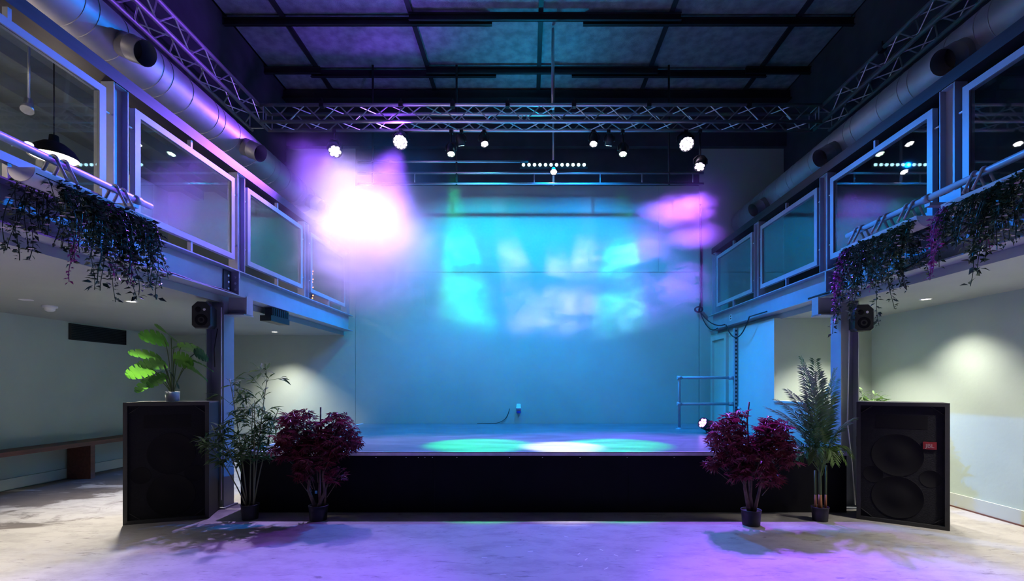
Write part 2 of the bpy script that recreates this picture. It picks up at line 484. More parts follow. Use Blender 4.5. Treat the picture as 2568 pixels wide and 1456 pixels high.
# ------------------------------------------------------------------ balcony edge beams
def edge_beam(side, x, label):
    s = side                      # +1: right balcony, -1: left
    t = thing('steel_beam', label, 'beam', (x, 0, ZF - 0.285))
    y0, y1 = YN, YB - 0.1
    hgt = 0.285
    MB().box(min(0.09 * s, 0.10 * s), max(0.09 * s, 0.10 * s), y0, y1, 0.012, hgt - 0.012).build('web', 'steel', t)
    for z in (0, hgt - 0.012):
        MB().box(min(0, 0.2 * s), max(0, 0.2 * s), y0, y1, z, z + 0.012).build('flange', 'steel', t)
    # splice at the column: end plates with bolts, stiffener
    yj = 5.34
    MB().box(min(0.004 * s, 0.09 * s), max(0.004 * s, 0.09 * s), yj - 0.012, yj + 0.012, 0.012, hgt - 0.012).build('end_plate', 'steel', t)
    MB().box(min(0.078 * s, 0.09 * s), max(0.078 * s, 0.09 * s), yj - 0.16, yj - 0.03, 0.02, hgt - 0.02).build('splice_plate', 'steel_dk', t)
    for z in (0.07, 0.14, 0.21):
        for yy, dr_ in ((yj - 0.012, -1), (yj + 0.012, 1)):
            MB().lathe([(0.014, 0), (0.014, 0.012 * dr_), (0.006, 0.014 * dr_), (0.001, 0.02 * dr_)], 6, (0.045 * s, yy, z), 'Y', False).build('bolt', 'steel', t)
        MB().lathe([(0.013, 0), (0.013, -0.012 * s), (0.001, -0.013 * s)], 6, (0.078 * s, yj - 0.09, z), 'X', False).build('bolt', 'trim', t)
    # plasterboard fascia set back behind the flange
    MB().box(min(0.18 * s, 0.195 * s), max(0.18 * s, 0.195 * s), y0, y1, -0.075, -0.001).build('fascia', 'soffit', t)
    return t
edge_beam(-1, XBL, 'grey steel edge beam under the left balcony railing')
edge_beam(1, XBR, 'grey steel edge beam under the right balcony railing')

def column(x0, side, label):
    # x0 = face towards the hall
    s = side
    t = thing('steel_column', label, 'column', (x0 + 0.1 * s, 5.34, 0))
    for x in (-0.1, 0.088):
        MB().box(x, x + 0.012, -0.09, 0.09, 0.016, ZS + 0.0).build('flange', 'steel', t)
    MB().box(-0.088, 0.088, -0.006, 0.006, 0.016, ZS).build('web', 'steel', t)
    MB().box(-0.13, 0.13, -0.12, 0.12, 0, 0.016).build('base_plate', 'steel', t)
    a, b = -0.32 * s, -0.1 * s
    x0_, x1_ = min(a, b), max(a, b)
    MB().box(x0_, x1_, -0.005, 0.005, ZS - 0.145, ZS + 0.05).build('cap_bracket_web', 'steel', t)
    MB().box(x0_, x1_, -0.09, 0.09, ZS - 0.157, ZS - 0.145).build('cap_bracket_flange', 'steel', t)
    MB().box(min(a, a - 0.012 * s), max(a, a - 0.012 * s), -0.06, 0.06, ZS - 0.145, ZS + 0.05).build('cap_bracket_plate', 'steel', t)
    return t
column(-3.34, -1, 'grey steel column behind the left floor speaker')
column(3.43, 1, 'grey steel column behind the right floor speaker')

# ------------------------------------------------------------------ railings
panels = [(2.30, 3.65), (3.92, 5.25), (5.49, 6.83), (7.08, 8.42)]
pz0, pz1 = 2.73, 3.62
pl = ['nearest', 'second', 'third', 'farthest']
def railing(side, x):
    s = side
    sn = 'left' if s < 0 else 'right'
    for k, (a, b) in enumerate(panels):
        t = thing('glass_balustrade', f'{pl[k]} framed glass panel of the {sn} balcony railing', 'balustrade', (x, a, pz0), group=f'glass railing panels of the {sn} balcony')
        L, hh, bw = b - a, pz1 - pz0, 0.055
        xa, xb = min(0, 0.045 * s), max(0, 0.045 * s)
        MB().box(xa, xb, 0, bw, 0, hh).build('frame_bar', 'steel', t)
        MB().box(xa, xb, L - bw, L, 0, hh).build('frame_bar', 'steel', t)
        MB().box(xa, xb, bw, L - bw, 0, bw).build('frame_bar', 'steel', t)
        MB().box(xa, xb, bw, L - bw, hh - bw, hh).build('frame_bar', 'steel', t)
        MB().box(min(0.012 * s, 0.02 * s), max(0.012 * s, 0.02 * s), bw, L - bw, bw, hh - bw).build('pane', 'glass', t)
        for yy, d in ((0, -1), (L, 1)):
            for z in (0.17, hh - 0.17):
                MB().tube([(0.022 * s, yy, z), (0.022 * s, yy + 0.046 * d, z)], 0.009, 6).build('lug', 'trim', t)
        for yy in (L * 0.5,):
            MB().box(xa + 0.005, xb - 0.005, yy - 0.012, yy + 0.012, hh, hh + 0.075).build('hanger', 'steel', t)
            MB().box(xa + 0.005, xb - 0.005, yy - 0.012, yy + 0.012, -0.1, 0).build('foot', 'steel', t)
    gaps = [(panels[k][1] + panels[k + 1][0]) / 2 for k in range(3)] + [panels[3][1] + 0.13, panels[0][0] - 0.13]
    gl = ['between the nearest and second glass panels', 'between the second and third glass panels', 'between the third and farthest glass panels', 'at the back wall end', 'at the end near the camera']
    for k, y in enumerate(gaps):
        t = thing('railing_post', f'grey steel post {gl[k]} of the {sn} balcony', 'post', (x, y, ZF), group=f'steel posts of the {sn} balcony railing')
        xa, xb = min(0, 0.1 * s), max(0, 0.1 * s)
        MB().box(xa, xb, -0.07, -0.06, 0, 1.08).build('flange', 'steel', t)
        MB().box(xa, xb, 0.06, 0.07, 0, 1.08).build('flange', 'steel', t)
        MB().box(min(0.045 * s, 0.055 * s), max(0.045 * s, 0.055 * s), -0.06, 0.06, 0, 1.08).build('web', 'steel', t)
    t = thing('handrail', f'dark timber handrail board running along the {sn} balcony', 'handrail', (x, 0, ZF + 1.08))
    MB().box(min(-0.01 * s, 0.17 * s), max(-0.01 * s, 0.17 * s), 1.2, 8.62, 0, 0.1).build('timber_board', 'wood_rail', t)
    for y in gaps[:4]:
        MB().box(min(0, 0.1 * s), max(0, 0.1 * s), y - 0.05, y + 0.05, -0.008, 0.0).build('fixing_plate', 'steel', t)
railing(-1, XBL)
railing(1, XBR)

# ------------------------------------------------------------------ ducts
def duct(x, z, side, r, outs, label):
    s = side
    t = thing('air_duct', label, 'duct', (x, 0, z))
    MB().lathe([(r, YN), (r, YB - 0.02)], 36, (0, 0, 0), 'Y').build('spiral_pipe', 'duct', t)
    rm = MB().lathe([(r - 0.002, -0.008), (r + 0.004, -0.004), (r + 0.004, 0.004), (r - 0.002, 0.008)], 36, (0, 0, 0), 'Y', False).mesh('seam', 'duct')
    y = YN + 0.2
    while y < YB - 0.1:
        for dy in ((0.0, 0.13) if int(y * 2) % 2 else (0.0,)):
            obj('seam', rm, t, (0, y + dy, 0))
        y += 0.42
    for yo in outs:
        d = Vector((-0.9 * s, -0.12, -0.42 if s < 0 else -0.5)).normalized()
        a = Vector((0, yo, 0)) + d * (r * 0.7)
        e = Vector((0, yo, 0)) + d * (r + 0.23)
        q_ = 0.107
        o = MB().tube([a, a.lerp(e, 0.5), a.lerp(e, 0.52), a.lerp(e, 0.55), a.lerp(e, 0.57), e], [q_, q_, q_ + 0.006, q_ + 0.006, q_, q_], 20, cap=False)
        o.tube([e, a], [q_ - 0.004, q_ - 0.004], 20, cap=False)
        br = o.build('outlet_branch', 'duct', t)
        MB().disc(a.lerp(e, 0.45), 0.103, d, 20).build('damper', 'steel_dk', br)
    return t
duct(-3.85, 4.52, -1, 0.23, (1.9, 4.35, 6.2, 8.0), 'silver spiral air duct above the left balcony railing')
duct(3.99, 4.37, 1, 0.23, (1.9, 4.2, 5.95, 7.7), 'silver spiral air duct above the right balcony railing')

# ------------------------------------------------------------------ trusses
def truss(name, label, a, b, across, up, clamps=()):
    """square truss from a to b; chords at +-TS/2 across and up"""
    a, b = Vector(a), Vector(b)
    t = thing(name, label, 'truss', a)
    d = (b - a); L = d.length; d.normalize()
    ac, u = Vector(across), Vector(up)
    h = TS / 2
    cm = MB().tube([(0, 0, 0), d * L], 0.025, 10).mesh('chord', 'alu')
    for i in (-1, 1):
        for j in (-1, 1):
            obj('chord', cm, t, ac * h * i + u * h * j)
    p = 0.245
    n = int((L - 0.2) / p)
    off = (L - n * p) / 2
    cache = {}
    def brace(p0, p1):
        v = p1 - p0
        key = tuple(round(c, 3) for c in v)
        if key not in cache:
            cache[key] = MB().tube([(0, 0, 0), v], 0.009, 6, cap=False).mesh('brace', 'alu')
        obj('brace', cache[key], t, p0)
    for f in range(4):
        for k in range(n):
            s0 = 1 if (k + f) % 2 else -1
            x0, x1 = off + k * p, off + (k + 1) * p
            if f < 2:
                q = u * h * (1 if f else -1)
                brace(d * x0 + ac * h * s0 + q, d * x1 - ac * h * s0 + q)
            else:
                q = ac * h * (1 if f == 2 else -1)
                brace(d * x0 + u * h * s0 + q, d * x1 - u * h * s0 + q)
    for xx in (0.06, L - 0.06):
        for i in (-1, 1):
            brace(d * xx + ac * h * i - u * h, d * xx + ac * h * i + u * h)
            brace(d * xx + u * h * i - ac * h, d * xx + u * h * i + ac * h)
    for xx, top in clamps:
        z = h if top else -h
        m = MB().box(-0.03, 0.03, -0.035, 0.035, -0.035, 0.045).tube([(0, 0, 0.04), (0, 0, 0.09)], 0.012, 6)
        o = m.build('clamp', 'black', t, d * xx - ac * h + u * z)
    return t
txl, txr = -4.03, 4.40
truss('lighting_truss', 'horizontal aluminium box truss across the stage with the stage lamps below it',
      (txl + 0.12, YT + TS / 2, ZT + TS / 2), (txr - 0.12, YT + TS / 2, ZT + TS / 2), (0, 1, 0), (0, 0, 1),
      [(x - txl - 0.12, True) for x in (-3.0, -1.85, -1.1, -0.3, 0.66, 1.75, 3.2)])
truss('lighting_truss', 'aluminium box truss running along the left side over the balcony rail',
      (txl, YT + TS + 0.0, ZT + TS / 2), (txl, YN + 0.5, ZT + TS / 2), (1, 0, 0), (0, 0, 1), [(2.2, True), (3.4, True)])
truss('lighting_truss', 'aluminium box truss running along the right side over the balcony rail',
      (txr, YT + TS + 0.0, ZT + TS / 2), (txr, YN + 0.5, ZT + TS / 2), (1, 0, 0), (0, 0, 1), [(1.4, True), (2.9, True)])
# suspension pipe above the middle of the truss
tp = MB().tube([(0.36, YT + 0.1, ZT + TS), (0.37, YT + 0.25, ZC - 0.05)], 0.024, 10)
tag(tp.build('suspension_pipe', 'alu'), 'short steel pipe hanging from the roof to the middle of the stage truss', 'pipe')

# rear lighting bar: two parallel pipes with ladder rungs, on droppers
lb = thing('lighting_bar', 'twin pipe lighting bar hanging close to the back wall above the stage', 'lighting bar', (0, 8.0, 4.72))
for z in (0, 0.18, 0.37):
    xe = 2.93 if z < 0.3 else 0.0
    MB().tube([(-2.85, 0, z), (xe, 0, z)], 0.02, 8).build('pipe', 'alu', lb)
for x in (-2.6, -1.2, 0.42, 2.35):
    MB().tube([(x, 0.0, -0.02), (x, 0.0, ZC - 4.72 - 0.06)], 0.018, 8).build('dropper', 'alu' if x == 0.42 else 'black', lb)
for x in (-1.9, 0.1, 1.2, 1.9, 2.75):
    MB().tube([(x, 0, 0), (x, 0, 0.18)], 0.01, 6).build('rung', 'alu', lb)

# ------------------------------------------------------------------ stage lamps
def par(loc, target, r, label, led, spots=(), cells=7, length=0.26, group='stage lamps', hang=0.13, floor=False, anchor=(YT + TS, ZT - 0.03)):
    """par can: body tube, lens ring, led cells, yoke and clamp; spots = (colour, power, cone, blend)"""
    loc = Vector(loc)
    t = thing('stage_lamp', label, 'stage lamp', loc, group=group)
    d = (Vector(target) - loc).normalized()
    q = d.to_track_quat('Z', 'Y')
    def rot(mb):
        mb.v = [tuple(q @ Vector(p)) for p in mb.v]
        return mb
    rot(MB().lathe([(0.001, -length), (r * 0.6, -length), (r * 0.75, -length + 0.02), (r * 0.95, -0.12), (r, -0.1), (r, 0.0), (r * 0.92, 0.0), (r * 0.92, -0.02)], 18)).build('housing', 'black', t)
    rot(MB().disc((0, 0, -0.018), r * 0.92, (0, 0, 1), 18)).build('lens_plate', 'black', t)
    cr = r * 0.92 / (3.15 if cells <= 8 else 5.2)
    ce_ = [(0, 0)] + [(2.02 * cr * math.cos(2 * PI * k / 6), 2.02 * cr * math.sin(2 * PI * k / 6)) for k in range(6)]
    if cells > 8:
        ce_ += [(4.0 * cr * math.cos(2 * PI * k / 12), 4.0 * cr * math.sin(2 * PI * k / 12)) for k in range(12)]
    mb = MB()
    for x, y in ce_:
        mb.lathe([(cr * 0.98, -0.016), (cr * 0.85, -0.006), (cr * 0.45, 0.001), (0.0005, 0.003)], 10, (x, y, 0))
    rot(mb).build('led_array', led, t)
    # yoke across the body axis
    sx = Vector((1, 0, 0)) if abs(d.x) < 0.8 else Vector((0, 1, 0))
    c = -d * (length * 0.35)
    up = Vector((0, 0, hang if not floor else -(loc.z + c.z - ST - 0.011)))
    MB().tube([c + sx * (r + 0.015), c + sx * (r + 0.015) + up * 0.55, c + sx * r * 0.5 + up, c - sx * r * 0.5 + up, c - sx * (r + 0.015) + up * 0.55, c - sx * (r + 0.015)], 0.011, 6).build('yoke', 'black', t)
    if not floor:
        an = Vector((c.x, anchor[0] - loc.y, anchor[1] - loc.z))
        MB().tube([c + up, an], 0.014, 6).build('stem', 'black', t)
        MB().box(an.x - 0.025, an.x + 0.025, an.y - 0.03, an.y + 0.03, an.z - 0.02, an.z + 0.03).build('clamp', 'black', t)
    for n, (colr, p, cone, blend) in enumerate(spots):
        o = lamp('beam_light', 'SPOT', loc + d * 0.03, colr, p, loc + d * 2, r * 0.6, cone, blend, smoke=0.01 if cone > 120 else 1.0)
        o.parent = t
        o.location = d * 0.03
    return t
PUR, GRN, WHT = (0.25, 0.075, 1.0), (0.0, 1.0, 0.14), (0.80, 0.78, 1.0)
YL = 7.13
par((-2.88, YL, 4.83), (-2.15, 6.05, 3.2), 0.10, 'violet stage lamp at the left end of the truss', 'led_violet', [((0.52, 0.37, 1.0), 2300, 66, 1.0)], 7, 0.24, hang=0.14)
par((-1.91, YL, 4.97), (-1.75, 2.75, 0.0), 0.115, 'large violet stage lamp on the truss above the white smoke cloud', 'led_violet', [(PUR, 5000, 31, 0.9)], 18, 0.28)
par((-1.15, YL, 4.79), (-0.6, 5.75, ST), 0.062, 'small green stage lamp on the left half of the truss', 'led_green', [(GRN, 5000, 19, 0.6)], 7, 0.2, hang=0.12)
par((-0.65, YL, 4.94), (0.35, 5.55, ST), 0.062, 'small white stage lamp left of the middle of the truss', 'led_white', [(WHT, 2600, 13, 0.6)], 7, 0.2)
par((0.97, YL, 4.94), (0.45, 5.5, ST), 0.062, 'small white stage lamp right of the middle of the truss', 'led_white', [(WHT, 2600, 13, 0.6)], 7, 0.2)
par((1.41, YL, 4.79), (1.05, 5.75, ST), 0.062, 'small green stage lamp on the right half of the truss', 'led_green', [(GRN, 4200, 19, 0.6)], 7, 0.2, hang=0.12)
par((2.36, YL, 4.94), (2.15, 2.75, 0.0), 0.115, 'large violet stage lamp near the right end of the truss', 'led_violet', [(PUR, 4600, 31, 0.9)], 18, 0.28)
par((2.55, YL, 4.60), (2.0, 6.4, 3.2), 0.085, 'violet stage lamp with a ring of separate bulbs below the right end of the truss', 'led_cells', [((0.34, 0.08, 1.0), 2000, 66, 0.8)], 7, 0.22, hang=0.12)
par((0.42, 7.93, 4.88), (0.4, 5.6, ST), 0.062, 'small white stage lamp just under the blue strip light', 'led_white', [(WHT, 3000, 12, 0.6)], 7, 0.2, hang=0.08, anchor=(7.98, 5.06))
par((2.58, 7.1, ST + 0.16), (1.75, 6.7, 1.2), 0.085, 'violet stage lamp standing on the stage floor by the pipe rail', 'led_violet2', [(PUR, 60, 60, 0.7)], 7, 0.34, hang=0.14, floor=True)

# added violet spots without fixtures, tinting duct, rail frames and ceiling at left
for x, y, z, p, tg, cn in ((-2.8, 6.9, 4.7, 300, (-3.5, 3.6, 4.6), 110), (-2.75, 6.9, 4.66, 2000, (-3.25, 4.2, 2.95), 46), (-1.95, 6.95, 5.0, 190, (-2.6, 6.2, 6.7), 150)):
    lamp('added_spill', 'SPOT', (x, y, z), (0.26, 0.07, 1.0), p, tg, 0.05, cn, 0.8, smoke=0.1)

# strip light with twelve bulbs
sl = thing('strip_light', 'blue strip light of twelve bulbs above the middle of the stage', 'strip light', (0.42, 7.9, 4.99))
MB().box(-0.56, 0.56, 0.0, 0.06, -0.04, 0.04).build('housing', 'black', sl)
bm = MB().lathe([(0.026, 0), (0.024, -0.012), (0.014, -0.02), (0.0005, -0.022)], 10, (0, 0, 0), 'Y').mesh('led', 'led_cyan')
for k in range(12):
    obj('led', bm, sl, (-0.5 + k / 11.0, 0, 0))
o = lamp('strip_glow', 'SPOT', (0.42, 7.86, 4.97), (0.0, 0.22, 1.0), 1500, (-0.5, 5.0, 0.0), 0.03, 128, 0.35, smoke=0.01)
o.parent = sl; o.location = (0, -0.04, -0.02)
o = lamp('added_uplight', 'SPOT', (-0.1, 7.9, 5.05), (0.0, 0.38, 0.74), 120, (-0.35, 7.2, 6.76), 0.1, 125, 0.9, smoke=0.0)  # extra uplight added to tint the roof boards, not one of the bulbs
o.parent = sl; o.location = (-0.3, 0.02, 0.06)

# made-up wash lamps, added on the truss to colour the back wall blue
def wash(x, tx, colr, power, label, cone=132):
    t = par((x, YT + 0.2, 4.93), (tx, YB, 1.5), 0.06, label, 'led_cyan', [(colr, power, cone, 0.6)], 7, 0.16, 'added wall wash lamps', hang=0.11)
wash(-0.75 - 0.25, -0.6, (0.0, 0.44, 0.72), 400, 'small added lamp on the truss turned to the left of the back wall')
wash(1.2, 0.9, (0.0, 0.28, 0.90), 420, 'small added lamp on the truss turned to the right of the back wall')

# ------------------------------------------------------------------ downlights under the balconies
def downlight(x, y, label, p, on=True, colr=(1.0, 0.93, 0.84), cone=104):
    t = thing('downlight', label, 'downlight', (x, y, ZS), group='recessed ceiling downlights')
    MB().lathe([(0.062, 0), (0.062, -0.004), (0.045, -0.006), (0.043, 0.0), (0.04, 0.0)], 18).build('bezel', 'trim' if on else 'white', t)
    MB().disc((0, 0, -0.002), 0.043, (0, 0, -1), 18).build('lens', 'down' if on else 'white', t)
    if on:
        o = lamp('downlight_beam', 'SPOT', (0, 0, 0), colr, p, None, 0.04, cone, 1.0, smoke=0.3)
        o.parent = t; o.location = (0, 0, -0.02)
downlight(-4.39, 5.29, 'lit downlight in the left soffit beside the hanging plants', 520)
downlight(-4.40, 8.30, 'lit downlight in the left soffit near the back wall', 220)
downlight(-5.45, 5.19, 'unlit round downlight in the left soffit', 0, False)
downlight(-4.4, 2.3, 'lit downlight in the left soffit beside the camera', 800)
downlight(4.28, 5.15, 'lit downlight in the right soffit above the floor speaker', 150, cone=112)
downlight(3.95, 5.95, 'added lit downlight in the right soffit beside the small column speaker', 280)  # added to brighten the bay seen through the side opening
downlight(4.40, 3.7, 'lit downlight in the right soffit nearer the camera', 300, cone=112)
downlight(4.3, 1.9, 'lit downlight in the right soffit beside the camera', 200)
sd = thing('smoke_detector', 'white smoke detector on the left soffit', 'smoke detector', (-5.6, 5.6, ZS))
MB().lathe([(0.07, 0), (0.07, -0.02), (0.055, -0.028)], 18).build('base', 'white', sd)
MB().lathe([(0.05, -0.028), (0.045, -0.055), (0.025, -0.066), (0.0005, -0.067)], 18).build('sensor', 'white', sd)

# ------------------------------------------------------------------ floor speakers
def floor_speaker(loc, rz, label, badge):
    W, HT, D = 0.715, 1.185, 0.40
    t = thing('floor_speaker', label, 'speaker', loc, rz, group='large floor speakers')
    fw = 0.035
    MB().bbox(-W / 2, W / 2, 0.03, D, 0, HT, 0.012).build('cabinet', 'cab', t)
    rim = MB().box(-W / 2, -W / 2 + fw, 0, 0.04, 0, HT).box(W / 2 - fw, W / 2, 0, 0.04, 0, HT).box(-W / 2 + fw, W / 2 - fw, 0, 0.04, 0, fw).box(-W / 2 + fw, W / 2 - fw, 0, 0.04, HT - fw, HT)
    rim.build('front_rim', 'cab', t)
    MB().box(-W / 2 + fw, W / 2 - fw, 0.024, 0.032, fw, HT - fw).build('grille', 'grille', t)
    s = 1 if badge else -1
    for z in (0.26, 0.67):
        c = MB().lathe([(0.208, 0.0245), (0.207, 0.0215), (0.203, 0.0215), (0.20, 0.0235), (0.085, 0.0236), (0.08, 0.0225), (0.0005, 0.021)], 32, (-0.03 * s, 0, z), 'Y')
        c.build('woofer', 'cone', t)
    for x in (-0.22, 0.22):
        MB().lathe([(0.085, 0.0245), (0.084, 0.0225), (0.081, 0.0225), (0.079, 0.0236), (0.0005, 0.0237)], 24, (x, 0, 0.465), 'Y').build('port', 'cone', t)
    MB().box(-0.2, 0.2, 0.0225, 0.0245, 0.93, 1.06).build('horn', 'cone', t)
    for sx in (-1, 1):
        for z in (fw + 0.004, HT - fw - 0.004):
            dz = 0.07 if z < 0.5 else -0.07
            x = sx * (W / 2 - fw - 0.004)
            MB().tube([(x - sx * 0.09, 0.02, z), (x, 0.02, z + dz)], 0.004, 6).build('corner_brace', 'cab', t)
        MB().box(sx * W / 2 - 0.004, sx * W / 2 + 0.004, 0.16, 0.30, 0.72, 0.82).build('handle', 'black', t)
    if badge:
        b = MB().box(0.165, 0.265, 0.014, 0.024, 0.745, 0.815).build('badge', 'badge', t)
        cu = bpy.data.curves.new('badge_text', 'FONT')
        cu.body = 'JBL'; cu.size = 0.05; cu.extrude = 0.001; cu.align_x = 'CENTER'
        tmp = bpy.data.objects.new('tmp_text', cu); col.objects.link(tmp)
        dg = bpy.context.evaluated_depsgraph_get()
        me = bpy.data.meshes.new_from_object(tmp.evaluated_get(dg)); bpy.data.objects.remove(tmp)
        me.materials.clear(); me.materials.append(M['badge_txt'])
        o = obj('lettering', me, b, (0.215, 0.0125, 0.762)); o.rotation_euler = (R(90), 0, 0)
    return t
floor_speaker((-3.58, 4.74, 0), math.atan2(0.24, 0.68), 'black floor speaker on the left with the white potted plant on top', False)
floor_speaker((3.615, 4.64, 0), math.atan2(-0.40, 0.57), 'black floor speaker on the right with a red badge', True)

# column loudspeakers
def wall_speaker(x, z, rz, label):
    t = thing('wall_speaker', label, 'speaker', (x, 5.03, z), rz, group='small speakers on the columns')
    W, HT, D = 0.19, 0.285, 0.17
    prof = [(-W / 2, 0.03), (-W / 2, HT - 0.05), (-W / 2 + 0.05, HT), (W / 2 - 0.05, HT), (W / 2, HT - 0.05), (W / 2, 0.03), (W / 2 - 0.03, 0), (-W / 2 + 0.03, 0)]
    n = len(prof)
    v = [(px * 0.93, 0, (pz - HT / 2) * 0.95 + HT / 2) for px, pz in prof] + [(px, 0.02, pz) for px, pz in prof] + [(px * 0.8, D, pz * 0.9 + 0.01) for px, pz in prof]
    f = [tuple(reversed(range(n))), tuple(range(2 * n, 3 * n))] + [(k * n + i, k * n + (i + 1) % n, k * n + n + (i + 1) % n, k * n + n + i) for k in range(2) for i in range(n)]
    MB().add(v, [tuple(reversed(q)) for q in f]).build('cabinet', 'black', t)
    MB().lathe([(0.062, 0.002), (0.06, -0.004), (0.05, -0.002), (0.02, 0.0015), (0.015, -0.003), (0.0005, -0.006)], 24, (0, 0, 0.09), 'Y').build('woofer', 'cone', t)
    MB().lathe([(0.03, 0.002), (0.028, -0.003), (0.0005, -0.001)], 16, (-0.03, 0, 0.2), 'Y').build('tweeter', 'cone', t)
    MB().lathe([(0.014, 0), (0.013, -0.003), (0.0005, -0.004)], 12, (0.03, 0, 0.2), 'Y').build('badge', 'trim', t)
    MB().box(-0.03, 0.03, D, D + 0.05, 0.1, 0.2).build('bracket', 'black', t)
wall_speaker(-3.44, 1.95, R(10), 'small black speaker fixed to the left column')
wall_speaker(3.53, 1.92, R(-12), 'small black speaker fixed to the right column')

# ------------------------------------------------------------------ bench, vent
bn = thing('bench', 'long red brown timber bench along the left wall', 'bench', (-6.33, 5, 0))
MB().box(-0.34, 0, -2.5, 3.6, 0.483, 0.54).build('seat', 'wood_bench', bn)
for y in (-0.4, 1.92, 3.3):
    MB().box(-0.34, 0, y, y + 0.07, 0, 0.483).build('support', 'wood_bench', bn)
vt = thing('wall_vent', 'black slotted air vent high on the left wall', 'vent', (XL, 6.97, 2.02))
MB().box(0.0, 0.012, 0, 0.97, 0, 0.24).build('backing', 'rubber', vt)
for k in range(9):
    MB().box(0.012, 0.03, 0.012, 0.958, 0.012 + k * 0.0255, 0.018 + k * 0.0255).build('slat', 'black', vt)
MB().box(0.012, 0.032, 0, 0.012, 0, 0.24).box(0.012, 0.032, 0.958, 0.97, 0, 0.24).build('frame', 'black', vt)

# ------------------------------------------------------------------ stage rail, strut, sockets, cables
pr_ = thing('pipe_rail', 'pipe guard rail standing at the right back of the stage', 'rail', (2.46, 7.8, ST))
MB().tube([(0, 0, 0), (0, 0, 0.80), (0.01, 0, 0.825), (0.035, 0, 0.835)], 0.024, 10).build('post', 'steel', pr_)
MB().tube([(0.03, 0, 0.835), (0.86, 0, 0.835)], 0.024, 10).build('top_rail', 'steel', pr_)
MB().tube([(0.0, 0, 0.41), (0.86, 0, 0.41)], 0.024, 10).build('mid_rail', 'steel', pr_)
for p in ((0, 0, 0.835), (0, 0, 0.41), (0.84, 0, 0.835), (0.84, 0, 0.41)):
    MB().tube([(p[0] - 0.035, p[1], p[2]), (p[0] + 0.035, p[1], p[2])], 0.033, 10).build('fitting', 'steel', pr_)
MB().lathe([(0.055, 0), (0.055, 0.008), (0.03, 0.012), (0.025, 0.03)], 14).build('foot_flange', 'steel', pr_)
su = thing('strut_channel', 'slotted vertical steel channel at the end of the pipe rail', 'channel', (3.36, 7.78, ST))
MB().box(-0.02, 0.03, -0.03, -0.026, 0, 1.64).box(-0.02, -0.016, -0.026, 0.03, 0, 1.64).box(0.026, 0.03, -0.026, 0.03, 0, 1.64).build('channel', 'steel', su)
sm_ = MB().box(-0.008, 0.018, -0.0315, -0.03, 0, 0.03).mesh('slot', 'steel_dk')
for k in range(26):
    obj('slot', sm_, su, (0, 0, 0.03 + k * 0.062))

so = thing('power_socket', 'white and blue industrial socket low on the back wall', 'socket', (-0.18, YB, 0.88))
MB().add([(-0.035, 0, 0.07), (0.035, 0, 0.07), (-0.045, -0.02, 0.0), (0.045, -0.02, 0.0), (-0.035, -0.03, 0.13), (0.035, -0.03, 0.13), (-0.045, -0.075, 0.05), (0.045, -0.075, 0.05), (-0.035, 0, 0.13), (0.035, 0, 0.13), (-0.045, 0, 0.0), (0.045, 0, 0.0)],
         [(4, 6, 7, 5), (8, 4, 5, 9), (10, 11, 3, 2), (2, 3, 7, 6), (8, 10, 2, 6, 4), (9, 5, 7, 3, 11), (8, 9, 11, 10)]).build('housing', 'white', so)
MB().lathe([(0.036, 0), (0.04, -0.03), (0.034, -0.045), (0.0005, -0.047)], 16, (0, -0.045, -0.0), 'Z').build('cover', 'blue', so)
wo = thing('power_socket', 'white wall socket with black plug on the blue lit side wall', 'socket', (WX, 7.72, 0.92))
MB().box(-0.012, 0, -0.045, 0.045, 0, 0.09).build('plate', 'white', wo)
MB().box(-0.05, -0.012, -0.02, 0.015, 0.015, 0.055).build('plug', 'black', wo)
tag(MB().tube(bez((WX - 0.04, 7.72, 0.935), (WX - 0.06, 7.72, 0.75), (WX - 0.3, 7.5, 0.66), (2.75, 7.25, ST + 0.01)), 0.005, 6).build('cable', 'rubber'),
    'thin black lead from the wall socket to the lamp on the stage floor', 'cable')
ht = thing('wall_hatch', 'small flush access hatch low in the back wall', 'hatch', (-0.6, YB, ST))
MB().box(0, 0.53, -0.006, 0, 0, 0.29).build('door', 'wall', ht)
tag(MB().tube(bez((-0.35, YB - 0.012, 0.92), (-0.38, YB - 0.012, 0.78), (-0.42, YB - 0.02, 0.68), (-0.62, YB - 0.02, ST + 0.006)) + [Vector((-0.95, YB - 0.02, ST + 0.006))], 0.005, 6).build('cable', 'rubber'),
    'thin cable hanging down the back wall beside the blue socket', 'cable')
tag(MB().tube([(3.2, YB - 0.02, 4.72), (3.2, YB - 0.02, 2.9), (3.16, YB - 0.03, 2.72)] , 0.016, 8).build('conduit', 'rubber'),
    'black cable run down the right edge of the back wall', 'cable')
cb = MB()
cb.tube(sag((3.16, 8.82, 2.72), (3.26, 7.95, 2.36), 0.1), 0.010, 6)
cb.tube(sag((3.28, 7.95, 2.36), (3.28, 7.1, 2.37), 0.26, 12), 0.009, 6)
cb.tube([(3.28, 7.1, 2.37), (3.29, 6.6, 2.37)], 0.009, 6)
tag(cb.build('cable', 'rubber'), 'black cable looping below the far end of the right balcony beam', 'cable')
tag(MB().tube(sag((3.16, 8.8, 2.7), (3.2, 8.1, 2.32), 0.14) , 0.008, 6).build('cable', 'rubber'), 'thin black cable drooping in the back right corner under the balcony', 'cable')
tag(MB().tube(sag((3.28, 5.6, 2.365), (3.28, 4.75, 2.37), 0.0) + sag((3.28, 4.75, 2.37), (3.25, 3.45, 2.56), 0.10), 0.012, 6).build('cable', 'rubber'),
    'thick black cable hanging along the near part of the right balcony beam', 'cable')
tag(MB().tube([(XBL - 0.01, y, 2.362 + 0.006 * math.sin(y * 9)) for y in [3.2 + 0.13 * k for k in range(17)]], 0.006, 6).build('cable', 'rubber'),
    'thin black cable clipped along the bottom of the left balcony beam', 'cable')
